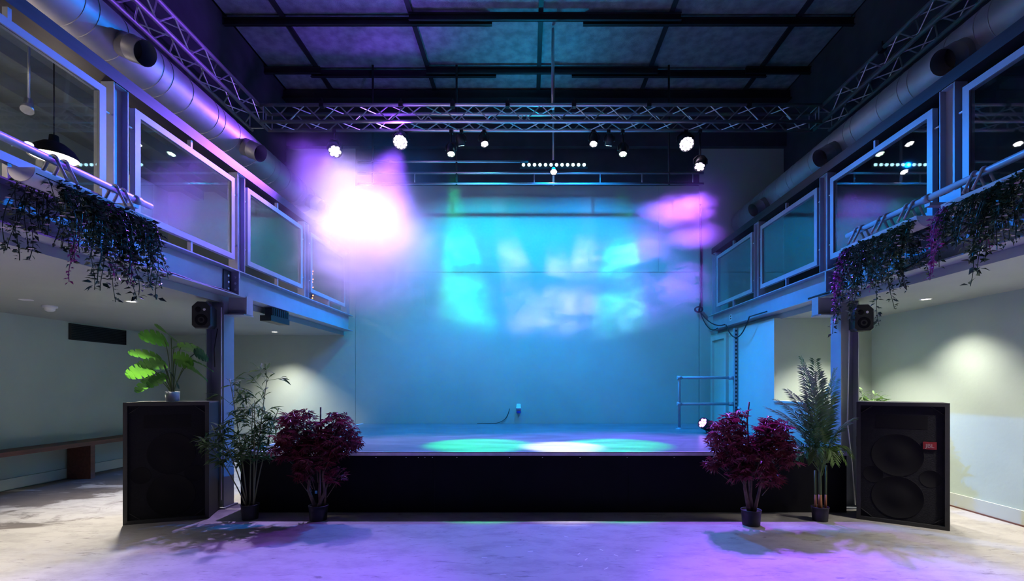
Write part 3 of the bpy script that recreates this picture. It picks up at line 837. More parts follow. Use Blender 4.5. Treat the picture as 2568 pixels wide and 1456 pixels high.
jb = thing('cable_knot', 'bundle of coiled black cable where the beam meets the back wall', 'cable', (3.14, 8.84, 2.75))
for k in range(3):
    MB().tube([(0.07 * math.cos(a), -0.02 * k, 0.05 * math.sin(a)) for a in [2 * PI * i / 12 for i in range(13)]], 0.010, 6).build('coil', 'rubber', jb)
tag(MB().tube(sag((3.50, 5.22, 1.95), (3.49, 5.235, 0.95), 0.0) + [Vector((3.53, 5.22, 0.5)), Vector((3.56, 5.21, 0.05))], 0.006, 6).build('cable', 'white'),
    'pale lead running down the right column from the small speaker', 'cable')
tag(MB().tube([(-3.39, 5.22, 1.97), (-3.42, 5.21, 1.75), (-3.43, 5.235, 1.55)], 0.005, 6).build('cable', 'rubber'),
    'short black lead hanging from the small speaker on the left column', 'cable')
tag(MB().tube([(-3.345, 5.215, z) for z in (2.2, 1.8, 1.4, 1.0, 0.6, 0.1)], 0.007, 6).build('conduit', 'white'),
    'pale cable run down the edge of the left column', 'cable')
sg = thing('sign_card', 'small pale card stuck on the far end of the right balcony beam', 'sign', (XBR + 0.089, 8.0, 2.44))
MB().box(-0.003, 0, 0, 0.07, 0, 0.1).build('card', 'white', sg)
for z in (0.02, 0.06):
    MB().box(-0.004, -0.003, 0.012, 0.05, z, z + 0.025).build('print', 'black', sg)
# black emergency fitting under the left beam
ef = thing('beam_light', 'black twin box light clamped under the left balcony beam', 'light fitting', (XBL - 0.02, 6.05, 2.16))
MB().box(-0.09, 0.0, 0, 0.42, 0.07, 0.175).build('box', 'black', ef)
MB().box(-0.12, 0.02, -0.06, 0.40, 0.0, 0.07).build('lower_box', 'black', ef)
for k in range(8):
    MB().box(0.0, 0.008, 0.02 + k * 0.05, 0.035 + k * 0.05, 0.08, 0.17).build('fin', 'black', ef)

# ------------------------------------------------------------------ left balcony contents
def pendant(x, y, label, p):
    pd = thing('pendant_lamp', label, 'pendant lamp', (x, y, 3.56), group='dome pendant lamps on the left balcony')
    MB().lathe([(0.19, 0.0), (0.185, 0.03), (0.15, 0.09), (0.09, 0.14), (0.04, 0.16), (0.035, 0.22), (0.0005, 0.225)], 24).build('shade', 'cone', pd)
    MB().disc((0, 0, 0.012), 0.183, (0, 0, -1), 24).build('diffuser', 'pend', pd)
    MB().tube([(0, 0, 0.22), (0, 0, 1.39)], 0.006, 6).build('cord', 'rubber', pd)
    o = lamp('pendant_glow', 'POINT', (0, 0, 0), (1.0, 0.82, 0.66), p, None, 0.12, smoke=0.1); o.parent = pd; o.location = (0, 0, -0.1)
pendant(-4.62, 4.66, 'lit dome pendant lamp on the left balcony behind the nearest glass panel', 26)
pendant(-4.62, 1.6, 'added unseen dome pendant lamp on the left balcony near the camera', 60)  # added out of view to light the post faces and balcony ceiling
sp = thing('spotlight', 'chrome spotlight under the left balcony ceiling', 'spotlight', (-4.75, 4.55, 4.0))
MB().tube([(0, 0, 0.06), (0.0, 0, 0.95)], 0.012, 6).build('stem', 'alu', sp)
MB().tube([(-0.02, 0.02, 0.08), (0.02, -0.03, -0.03), (0.03, -0.045, -0.06)], [0.03, 0.045, 0.05], 14).build('head', 'alu', sp)
for k, x in enumerate((-4.95, -5.5, -6.1)):
    MB().box(x - 0.07, x + 0.07, YN + 0.1, YB - 0.01, 4.78, 4.95).build('joist', 'soffit', bpy.data.objects['ceiling_left_balcony'])
bx = thing('balcony_speaker', 'pale box speaker with a round driver on the left balcony', 'speaker', (-4.9, 5.7, ZF - 0.012))
MB().bbox(-0.2, 0.2, 0, 0.3, 0.6, 1.25, 0.01).build('cabinet', 'soffit', bx)
MB().lathe([(0.12, 0), (0.12, -0.006), (0.10, -0.004), (0.03, 0.001), (0.0005, -0.006)], 24, (0, 0, 0.98), 'Y').build('driver', 'steel', bx)
MB().tube([(0, 0.15, 0), (0, 0.15, 0.6)], 0.02, 8).build('pole', 'black', bx)
MB().lathe([(0.2, 0), (0.2, 0.01), (0.02, 0.02)], 16, (0, 0.15, 0)).build('base', 'black', bx)
bo = thing('string_lantern', 'dark upright lantern with orange lights behind the farthest left glass panel', 'lantern', (-3.75, 8.1, ZF - 0.012))
MB().lathe([(0.09, 0), (0.09, 0.45), (0.05, 0.55), (0.03, 0.7), (0.0005, 0.71)], 14).build('body', 'black', bo)
mb = MB()
for k in range(14):
    mb.lathe([(0.008, 0), (0.012, 0.012), (0.0005, 0.024)], 6, (0.13 + 0.012 * math.sin(k * 2.1), -0.08, 0.05 + k * 0.045))
mb.build('light_string', 'filament', bo)

# ------------------------------------------------------------------ foliage helpers
def leaf_blade(L, W, fold=0.25, droop=0.2):
    """narrow leaf along +X, base at the origin"""
    v = [(0, 0, 0), (L * 0.35, W, W * fold), (L * 0.35, -W, W * fold), (L * 0.4, 0, 0), (L * 0.75, W * 0.7, W * fold - L * droop * 0.4), (L * 0.75, -W * 0.7, W * fold - L * droop * 0.4), (L * 0.75, 0, -L * droop * 0.4), (L, 0, -L * droop)]
    f = [(0, 3, 1), (0, 2, 3), (1, 3, 6, 4), (3, 2, 5, 6), (4, 6, 7), (6, 5, 7)]
    return v, f
def palmate(L):
    """seven-pointed maple leaf along +X"""
    v = [(0, 0, 0)]
    f = []
    for a, l in ((-105, 0.5), (-68, 0.78), (-33, 0.95), (0, 1.0), (33, 0.95), (68, 0.78), (105, 0.5)):
        an = R(a); w_ = 0.10
        c, s = math.cos(an), math.sin(an)
        n = len(v)
        v += [(c * 0.5 * l * L - s * w_ * L, s * 0.5 * l * L + c * w_ * L, 0.02 * L), (c * l * L, s * l * L, -0.12 * L), (c * 0.5 * l * L + s * w_ * L, s * 0.5 * l * L - c * w_ * L, 0.02 * L)]
        f += [(0, n + 2, n + 1, n)]
    return v, f
def rquat(rng, elev=(-0.7, 0.5), roll=0.7):
    yaw = rng.uniform(0, 2 * PI)
    return Quaternion((0, 0, 1), yaw) @ Quaternion((0, 1, 0), -rng.uniform(*elev)) @ Quaternion((1, 0, 0), rng.uniform(-roll, roll))
def pot(t, r, h, m='pot_black'):
    MB().lathe([(r * 0.86, 0), (r * 0.93, h * 0.6), (r, h * 0.93), (r * 1.03, h * 0.94), (r * 1.03, h), (r * 0.95, h), (r * 0.93, h * 0.88)], 24).disc((0, 0, 0.001), r * 0.86, (0, 0, -1), 24).build('pot', m, t)
    MB().disc((0, 0, h * 0.9), r * 0.94, (0, 0, 1), 24).build('soil', 'soil', t)

def maple_tree(loc, seed, label, stems, lobes, stake, mirror=1):
    rng = random.Random(seed)
    t = thing('potted_maple', label, 'potted plant', loc, group='red maples in black pots')
    pot(t, 0.093, 0.15)
    for pts, r0 in stems:
        P = [Vector((x * mirror, y, z)) for x, y, z in pts]
        MB().tube(P, [r0 * (1 - 0.6 * i / (len(P) - 1)) for i in range(len(P))], 8).build('trunk', 'bark', t)
    MB().tube([(x * mirror, y, z) for x, y, z in stake], 0.008, 6).build('stake', 'bark', t)
    mesh = []
    for L in (0.062, 0.078, 0.092):
        v, f = palmate(L)
        mesh.append(MB().add(v, f).mesh('leaf', 'maple'))
    stuff = MB()
    pts = []
    tot = sum(l[6] for l in lobes)
    for cx, cy_, cz, rx, ry, rz_, wgt in lobes:
        for k in range(int(900 * wgt / tot)):
            while True:
                p = Vector((rng.uniform(-1, 1), rng.uniform(-1, 1), rng.uniform(-1, 1)))
                if 0.25 < p.length < 1: break
            pts.append(Vector((cx * mirror + p.x * rx, cy_ + p.y * ry, cz + p.z * rz_)))
    pts.sort(key=lambda p: p.y)
    for i, p in enumerate(pts):
        q = rquat(rng, (-0.9, 0.5), 0.8)
        if i < 300:
            place(rng.choice(mesh), 'leaf', t, p, q, rng.uniform(0.85, 1.2))
        else:
            v, f = palmate(rng.uniform(0.06, 0.095))
            stuff.add([q @ Vector(a) + p for a in v], f)
    stuff.build('foliage', 'maple', t)['kind'] = 'stuff'
    tw = MB()
    for p in pts[::14]:
        tw.tube([Vector((p.x * 0.45, p.y * 0.4, p.z - 0.16)), p], 0.0035, 4, cap=False)
    tw.build('twigs', 'bark', t)['kind'] = 'stuff'
    return t
stems = [([(-0.03, 0, 0.12), (-0.10, 0, 0.30), (-0.09, 0.02, 0.5), (-0.14, 0, 0.75)], 0.02), ([(0.01, 0.02, 0.12), (0.0, 0.02, 0.3), (0.02, 0.02, 0.75)], 0.018),
         ([(0.0, -0.02, 0.12), (0.07, -0.02, 0.28), (0.05, -0.01, 0.46), (0.10, 0, 0.8)], 0.018), ([(0.05, 0.03, 0.12), (0.06, 0.03, 0.3), (0.14, 0.02, 0.5)], 0.012)]
maple_tree((-2.11, 4.81, 0), 3, 'red leaved potted maple beside the potted bamboo at the left of the stage', stems,
           [(-0.20, 0, 0.86, 0.20, 0.18, 0.26, 5), (0.17, 0, 0.84, 0.22, 0.18, 0.24, 5), (-0.02, -0.02, 0.66, 0.24, 0.18, 0.16, 3), (0.33, 0, 0.78, 0.12, 0.1, 0.1, 0.6), (-0.36, 0, 0.70, 0.11, 0.1, 0.12, 0.7), (-0.14, -0.03, 0.48, 0.1, 0.1, 0.1, 0.7), (0.17, -0.02, 0.45, 0.09, 0.1, 0.08, 0.5)],
           [(0.0, 0.04, 0.14), (0.0, 0.04, 0.7), (0.005, 0.04, 1.13)])
tg = MB().box(-0.012, 0.012, -0.002, 0.0, -0.03, 0.0).build('tag', 'tag', bpy.data.objects['potted_maple'], (-0.01, -0.03, 0.3))
stems2 = [([(-0.02, 0, 0.12), (-0.06, 0, 0.35), (-0.065, 0.02, 0.62), (-0.14, 0, 0.85)], 0.02), ([(0.02, 0.01, 0.12), (0.0, 0.01, 0.28), (0.03, 0.02, 0.8)], 0.018),
          ([(0.02, -0.02, 0.12), (0.08, -0.02, 0.38), (0.14, 0, 0.8)], 0.018), ([(0.0, 0.03, 0.12), (-0.03, 0.03, 0.3), (-0.08, 0.02, 0.6)], 0.012)]
maple_tree((2.16, 4.64, 0), 8, 'red leaved potted maple beside the potted palm at the right of the stage', stems2,
           [(-0.22, 0, 0.84, 0.19, 0.18, 0.23, 5), (0.20, 0, 0.84, 0.19, 0.18, 0.21, 5), (-0.02, -0.02, 0.68, 0.27, 0.18, 0.17, 4), (0.34, 0, 0.66, 0.12, 0.1, 0.13, 1.2), (-0.33, 0, 0.60, 0.11, 0.1, 0.06, 0.7), (0.17, -0.03, 0.47, 0.12, 0.1, 0.09, 0.9), (-0.12, 0, 0.5, 0.12, 0.1, 0.08, 0.7), (-0.1, 0, 1.06, 0.05, 0.05, 0.07, 0.3)],
           [(0.0, 0.04, 0.14), (-0.01, 0.04, 0.85), (-0.02, 0.04, 1.0), (0.0, 0.04, 1.19)])

def bamboo(loc, seed, label, canes, reach, n_leaf=300, pot_r=0.085, z_lo=0.45, parts=True, mname='bamboo', zoom=1.0):
    rng = random.Random(seed)
    t = thing('potted_bamboo', label, 'potted plant', loc)
    pot(t, pot_r, 0.15)
    v, f = leaf_blade(0.12 * zoom, 0.011 * zoom, 0.3, 0.22)
    me = MB().add(v, f).mesh('leaf', mname)
    cnt = 0
    stuff = MB()
    for x0, y0, x1, y1, h in canes:
        P = bez((x0, y0, 0.12), (x0 + (x1 - x0) * 0.2, y0, h * 0.4), (x0 + (x1 - x0) * 0.6, y1 * 0.6, h * 0.75), (x1, y1, h), 10)
        MB().tube(P, [0.0075 - 0.004 * i / 10 for i in range(11)], 6).build('cane', 'cane', t)
        for i in range(21):
            u = rng.uniform(max(0.25, z_lo / h), 1.0)
            k = min(int(u * 10), 9)
            p = P[k].lerp(P[k + 1], u * 10 - k)
            a = rng.uniform(0, 2 * PI)
            ln = rng.uniform(0.08, reach) * (1.1 - 0.4 * u)
            e = p + Vector((math.cos(a) * ln, math.sin(a) * ln * 0.7, rng.uniform(0.02, 0.14)))
            stuff.tube([p, e], 0.002, 4, cap=False)
            for j in range(rng.randint(4, 7)):
                q0 = e.lerp(p, rng.uniform(0, 0.35))
                q = Quaternion((0, 0, 1), a + rng.uniform(-1.1, 1.1)) @ Quaternion((0, 1, 0), -rng.uniform(-0.6, 0.9)) @ Quaternion((1, 0, 0), rng.uniform(-0.8, 0.8))
                s = rng.uniform(0.7, 1.2)
                if cnt < 300 and parts:
                    place(me, 'leaf', t, q0, q, s)
                else:
                    stuff.add([q @ (Vector(b) * s) + q0 for b in v], f)
                cnt += 1
    stuff.build('twigs_and_leaves', mname, t)['kind'] = 'stuff'
    return t
bamboo((-2.82, 4.85, 0), 5, 'potted bamboo with green leaves beside the left floor speaker',
       [(-0.03, 0, -0.30, -0.05, 0.95), (-0.04, 0.02, -0.24, 0.05, 1.42), (0.0, 0, -0.02, 0.08, 1.1), (0.03, 0.0, 0.17, 0.0, 1.40), (0.045, -0.02, 0.08, -0.06, 1.2), (0.02, 0.03, 0.24, 0.1, 1.12), (-0.02, -0.03, -0.36, -0.08, 0.75)], 0.24)
bamboo((4.06, 5.75, 0), 11, 'potted bamboo seen over the top of the right floor speaker',
       [(0, 0, -0.05, 0, 1.2), (0.02, 0, 0.1, 0, 1.15), (-0.02, 0, -0.15, 0, 1.1), (0.0, 0.02, 0.2, 0.05, 1.05)], 0.14, parts=True, z_lo=0.7)

def frond(base, mid, tip, n, L, rng, m, t, droop=0.3, lw=0.0085):
    P = bez(base, Vector(base).lerp(Vector(mid), 0.6), mid, tip, 24)
    mb = MB().tube(P, [0.0045 - 0.003 * i / 24 for i in range(25)], 5, cap=False)
    for i in range(n):
        u = 0.22 + 0.78 * i / (n - 1)
        k = min(int(u * 24), 23)
        p = P[k].lerp(P[k + 1], u * 24 - k)
        tg_ = (P[k + 1] - P[k]).normalized()
        side0 = tg_.cross(Vector((0, 0, 1)))
        side0 = side0.normalized() if side0.length > 0.15 else Vector((1, 0, 0))
        ll = L * (0.55 + 0.9 * math.sin(PI * min(1, 0.15 + u * 0.85))) / 1.45
        for s in (-1, 1):
            d = (tg_ * rng.uniform(0.75, 1.0) + side0 * s * rng.uniform(0.8, 1.0) + Vector((0, rng.uniform(-0.25, 0.25), 0.05))).normalized()
            nn = d.cross(tg_).normalized()
            wv = nn.cross(d).normalized() * lw
            a = p + d * ll * 0.5 - Vector((0, 0, droop * ll * 0.15))
            e = p + d * ll - Vector((0, 0, droop * ll))
            mb.add([p, a + wv, a - wv, e], [(0, 2, 1), (1, 2, 3)])
    return mb.build('frond', m, t)

def palm(loc, seed, label):
    rng = random.Random(seed)
    t = thing('potted_palm', label, 'potted plant', loc)
    pot(t, 0.08, 0.14)
    for x, h in ((-0.045, 0.5), (0.0, 0.62), (0.055, 0.55)):
        MB().tube([(x, 0, 0.1), (x * 1.05, 0, 0.26)], [0.022 if x == 0 else 0.012, 0.017 if x == 0 else 0.010], 8).build('stem_base', 'palm_base', t)
        MB().tube([(x * 1.05, 0, 0.26), (x * 1.1, 0, h)], [0.017 if x == 0 else 0.010, 0.010], 8).build('stem', 'stem', t)
    tall = [(-0.16, 0.02, 1.62), (0.01, 0.05, 1.60), (-0.34, -0.02, 1.40), (0.20, 0.04, 1.40), (-0.06, -0.04, 1.46), (0.26, -0.05, 1.12), (-0.46, 0.06, 1.22), (-0.62, -0.02, 1.06), (-0.30, 0.10, 1.18), (-0.24, -0.06, 1.52), (-0.42, 0.0, 1.30), (0.12, -0.02, 1.50)]
    for x, y, z in tall:
        frond((0.0, 0, 0.5), (x * 0.35, y, z * 0.8), (x, y * 2, z - (0.10 if abs(x) > 0.25 else 0.0)), 38, 0.20, rng, 'palm', t, 0.25)
    low = [(-0.27, -0.08, 0.60), (-0.16, -0.16, 0.62), (0.02, -0.2, 0.62), (0.16, -0.14, 0.62), (0.28, -0.06, 0.66), (-0.08, -0.12, 0.92), (0.10, -0.12, 0.9), (-0.55, 0.0, 0.55), (0.2, 0.05, 0.85)]
    for i, (x, y, z) in enumerate(low):
        frond((0.02 if i % 2 else 0.0, 0, 0.45), (x * 0.5, y * 0.6, 0.86 if z < 0.8 else 0.75), (x, y, z), 26, 0.15, rng, 'palm_lt' if i != 7 else 'palm', t, 0.45)
    return t
palm((2.92, 4.79, 0), 4, 'tall green potted palm standing in front of the right column')

def monstera_leaf(s):
    """heart-shaped leaf with cut margins along +X"""
    out = []
    n = 42
    for i in range(n + 1):
        a = PI * i / n
        u = 0.5 - 0.62 * math.cos(a)
        y = 0.50 * math.sin(a) ** 0.7 * (1.0 - 0.22 * u)
        if i % 6 == 5 and 8 < i < 38: y *= 0.5
        out.append((u - 0.0, y))
    v, f = [], []
    mid = []
    for u, y in out:
        um = min(max(u, 0.0), 1.1)
        mid.append(len(v)); v.append((um * s, 0, -0.12 * s * um * um))
        v.append((u * s, y * s, (0.10 * y - 0.18 * um * um) * s)); v.append((u * s, -y * s, (0.10 * y - 0.18 * um * um) * s))
    for i in range(n):
        a, b = i * 3, (i + 1) * 3
        f += [(a, b, b + 1, a + 1), (a, a + 2, b + 2, b)]
    return v, f
mo = thing('potted_monstera', 'green monstera in a white pot on top of the left floor speaker', 'potted plant', (-3.71, 4.99, 1.185))
MB().lathe([(0.055, 0), (0.062, 0.01), (0.064, 0.1), (0.058, 0.1), (0.056, 0.09)], 24).disc((0, 0, 0.001), 0.055, (0, 0, -1), 24).build('pot', 'pot_white', mo)
MB().disc((0, 0, 0.09), 0.057, (0, 0, 1), 24).build('soil', 'soil', mo)
ml = [MB().add(*monstera_leaf(s)).mesh('leaf', 'monstera') for s in (0.16, 0.2, 0.24)]
mlb = [MB().add(*monstera_leaf(s)).mesh('leaf', 'monstera_blue') for s in (0.16, 0.18)]
# (x, y, z of leaf base), yaw, pitch, roll, size index, glossy dark
for (x, y, z, yw, pt, rl, k, bl) in [
    (-0.06, -0.03, 0.63, 170, 15, 50, 2, 0), (0.0, -0.02, 0.66, 150, 35, 40, 2, 0), (-0.10, -0.05, 0.44, 190, 20, 30, 2, 0), (-0.20, -0.04, 0.34, 185, -15, 55, 1, 0),
    (-0.05, -0.05, 0.38, 190, 5, 40, 1, 0), (-0.12, -0.06, 0.24, 195, -30, 20, 1, 0), (0.10, -0.02, 0.56, 10, 0, -30, 1, 0), (0.07, -0.06, 0.44, 0, -10, -70, 1, 0),
    (0.25, -0.02, 0.50, -5, -15, -60, 0, 1), (0.17, -0.03, 0.36, 0, -25, -30, 2, 0), (0.04, -0.08, 0.28, -20, -35, -50, 1, 1), (-0.02, -0.08, 0.26, 200, -30, 40, 0, 0), (0.2, 0.0, 0.42, 20, -20, -10, 1, 0), (0.03, -0.02, 0.55, 60, 30, 0, 0, 0), (-0.06, -0.08, 0.30, 240, -20, 10, 0, 1)]:
    q = Quaternion((0, 0, 1), R(yw)) @ Quaternion((0, 1, 0), -R(pt)) @ Quaternion((1, 0, 0), R(rl))
    place((mlb if bl else ml)[min(k, 1) if bl else k], 'leaf', mo, (x, y, z), q)
    MB().tube(bez((0.01 * (1 if x > 0 else -1), 0, 0.08), (x * 0.2, y * 0.2, z * 0.5), (x * 0.6, y * 0.7, z * 0.9), (x, y, z), 6), 0.0045, 5).build('stalk', 'stem', mo)

# ------------------------------------------------------------------ hanging planters
def pipe_run(name, label, x, z, y0, y1):
    t = thing(name, label, 'pipe', (x, y0, z))
    MB().tube([(0, 0, 0), (0, y1 - y0, 0)], 0.024, 12).build('tube', 'steel', t)
    return t
lp = pipe_run('planter_pipe', 'grey pipe carrying the hanging planters on the left balcony', -3.0, 2.77, 0.8, 3.80)
rp = pipe_run('planter_pipe', 'grey pipe carrying the hanging planters on the right balcony', 3.1, 2.80, 0.8, 4.65)
for t, s, yy, lenx in ((lp, -1, 3.66, 0.22), (lp, -1, 1.5, 0.22), (rp, 1, 3.72, 0.21), (rp, 1, 1.6, 0.21)):
    y = yy - 0.8
    MB().box(min(0, lenx * s), max(0, lenx * s), y - 0.025, y + 0.025, -0.06, -0.035).box(min(0.18 * s, 0.21 * s), max(0.18 * s, 0.21 * s), y - 0.09, y + 0.09, -0.11, 0.05).build('bracket', 'steel', t)
    MB().tube([(0, y - 0.03, 0), (0, y + 0.03, 0)], 0.031, 12).build('clamp', 'steel', t)

def vine(rng, L, lean, m, leaf, flower=None, dens=1.0, curl=0.0):
    """hanging strand with leaves, from the origin down"""
    P = [Vector((0, 0, 0))]
    d = Vector((lean[0] * 1.2, lean[1] * 1.2, 0.25))
    n = max(5, int(L / 0.03))
    sway = rng.uniform(0, 6.28)
    for i in range(n):
        d = (d * 0.72 + Vector((math.sin(sway + i * 0.35) * 0.12 + lean[0] * 0.1, math.cos(sway + i * 0.31) * 0.12 + curl * (i / n), -0.55))).normalized() * (L / n)
        P.append(P[-1] + d)
        d = d.normalized()
    mb = MB().tube(P, 0.0028, 4, cap=False)
    fl = []
    for i in range(1, n):
        for j in range(max(1, int(round(rng.uniform(1.6, 3.4) * dens)))):
            p = P[i].lerp(P[i + 1], rng.random())
            q = rquat(rng, (-1.0, 0.6), 1.0)
            l = leaf * rng.uniform(0.65, 1.25)
            w_ = l * 0.27
            st_ = 0.25 * l
            v = [(st_, 0, 0), (st_ + l * 0.4, w_, 0.1 * l), (st_ + l * 0.4, -w_, 0.1 * l), (st_ + l, 0, -0.12 * l), (st_ + l * 0.45, 0, 0)]
            mb.add([q @ Vector(a) + p for a in v], [(0, 4, 1), (0, 2, 4), (1, 4, 3), (4, 2, 3)])
        if flower and rng.random() < flower:
            fl.append(P[i] + Vector((rng.uniform(-0.03, 0.03), rng.uniform(-0.03, 0.03), 0)))
    return mb, fl

def planter(y0, y1, x, z, side, seed, label, specs):
    """half-round trough hung under the pipe by straps; specs: (u0, u1, count, (lo, hi) length, material, leaf, flower)"""
    rng = random.Random(seed)
    L = y1 - y0
    t = thing('hanging_planter', label, 'planter', (x, y0, z))
    r, zc = 0.085, -0.13
    V, Fc = [], []
    N = 12
    for yy in (0, L):
        for k in range(N + 1):
            a = PI + PI * k / N
            V.append((r * math.cos(a), yy, zc + r * math.sin(a)))
    Fc = [(k, k + 1, N + 2 + k, N + 1 + k) for k in range(N)]
    mb = MB().add(V, Fc, True)
    mb.add([(p[0] * 0.94, p[1], zc + (p[2] - zc) * 0.94) for p in V], [tuple(reversed(q)) for q in Fc], True)
    mb.build('trough', 'planter', t)
    for yy in (0.0, L):
        MB().add([(p[0] * 0.97, yy, zc + (p[2] - zc) * 0.97) for p in V[:N + 1]], [tuple(range(N + 1))]).build('end_cap', 'white', t)
    MB().box(-r * 0.93, r * 0.93, 0.01, L - 0.01, zc - 0.035, zc - 0.01).build('soil', 'soil', t)
    n = max(2, int(L / 0.30))
    for k in range(n):
        for dy in (-0.035, 0.035):
            yy = L * (k + 0.5) / n + dy
            for sx in (-1, 1):
                MB().tube([(sx * 0.028, yy, 0.0), (sx * 0.045, yy, -0.035), (sx * (r + 0.004), yy, zc + 0.01)], 0.010, 6).build('strap', 'planter', t)
            MB().tube([(0.03 * math.cos(a), yy, 0.03 * math.sin(a)) for a in [PI * i / 6 for i in range(7)]], 0.010, 6).build('strap_loop', 'planter', t)
    for u0, u1, cnt, (lo, hi), m, leaf, fl_p in specs:
        for k in range(cnt):
            yy = (u0 + (u1 - u0) * (k + rng.random()) / cnt) * L
            sx = rng.choice((-1, -1, 1)) * side       # mostly over the side that faces the hall
            ln = rng.uniform(lo, hi) * (0.72 + 0.28 * math.sin(PI * (k + 0.5) / cnt)) if cnt > 2 else rng.uniform(lo, hi)
            mb, fl = vine(rng, ln, (sx * 0.75, rng.uniform(-0.4, 0.4)), m, leaf, fl_p, 1.0 if leaf < 0.05 else 0.8)
            o = mb.build('vine', m, t, (sx * r * 0.55, yy, zc - 0.01))
            if fl:
                fb = MB()
                for p in fl:
                    for a in range(5):
                        an = a * 2 * PI / 5
                        fb.add([p, p + Vector((math.cos(an), math.sin(an) * 0.6, 0.35)) * 0.016, p + Vector((math.cos(an + 0.7), math.sin(an + 0.7) * 0.6, 0.2)) * 0.018, p + Vector((math.cos(an + 1.1), math.sin(an + 1.1) * 0.6, 0.35)) * 0.016], [(0, 1, 2, 3)])
                fb.build('flowers', 'flower', o)['kind'] = 'stuff'
    return t
planter(2.83, 3.72, -3.0, 2.77, -1, 21, 'hanging planter of dark ivy with pale flowers on the left balcony', [
    (0.08, 0.25, 12, (0.25, 0.62), 'ivy', 0.036, 0.35), (0.16, 1.0, 95, (0.22, 0.50), 'ivy', 0.038, 0.0), (0.30, 0.36, 2, (0.62, 0.70), 'ivy', 0.05, 0.0),
    (0.48, 0.66, 6, (0.35, 0.62), 'heather', 0.03, 0.0), (0.55, 0.95, 10, (0.58, 0.80), 'ivy', 0.05, 0.0), (0.9, 1.0, 5, (0.45, 0.72), 'ivy', 0.036, 0.2)])
planter(3.72, 4.62, 3.1, 2.80, 1, 22, 'hanging planter of ivy and white flowers at the far end of the right balcony pipe', [
    (0.02, 0.95, 90, (0.25, 0.56), 'ivy', 0.036, 0.0), (0.02, 0.35, 10, (0.3, 0.6), 'ivy', 0.034, 0.5), (0.82, 1.0, 8, (0.4, 0.75), 'heather', 0.03, 0.0), (0.55, 0.8, 6, (0.6, 0.78), 'ivy', 0.045, 0.0), (0.85, 0.95, 4, (0.8, 0.95), 'ivy', 0.045, 0.1)])
planter(2.62, 3.50, 3.1, 2.80, 1, 23, 'hanging planter of ivy and pink flowers nearest on the right balcony pipe', [
    (0.02, 0.95, 85, (0.22, 0.46), 'ivy', 0.036, 0.0), (0.1, 0.6, 12, (0.3, 0.55), 'ivy', 0.034, 0.5), (0.86, 1.0, 8, (0.3, 0.62), 'heather', 0.03, 0.0), (0.5, 0.62, 4, (0.62, 0.74), 'ivy', 0.05, 0.0)])

# ------------------------------------------------------------------ scraps of paper on the floor
rng = random.Random(2)
cf = MB().box(-0.022, 0.022, -0.004, 0.004, 0, 0.0012).mesh('paper_scrap', 'confetti')
for px, py in ((1452, 1388), (1470, 1402), (1508, 1378), (1545, 1392), (1520, 1425), (1456, 1420), (1600, 1380), (1655, 1393), (1632, 1430), (1330, 1382), (1275, 1370), (1420, 1345), (1215, 1398), (1262, 1440)):
    y = F * H / (py - VY)
    o = obj('paper_scrap', cf, None, ((px - VX) * y / F, y, 0.0), rng.uniform(-1.2, 1.2))
    tag(o, 'tiny scrap of white paper lying on the violet lit floor', 'paper scrap', 'paper scraps on the floor')

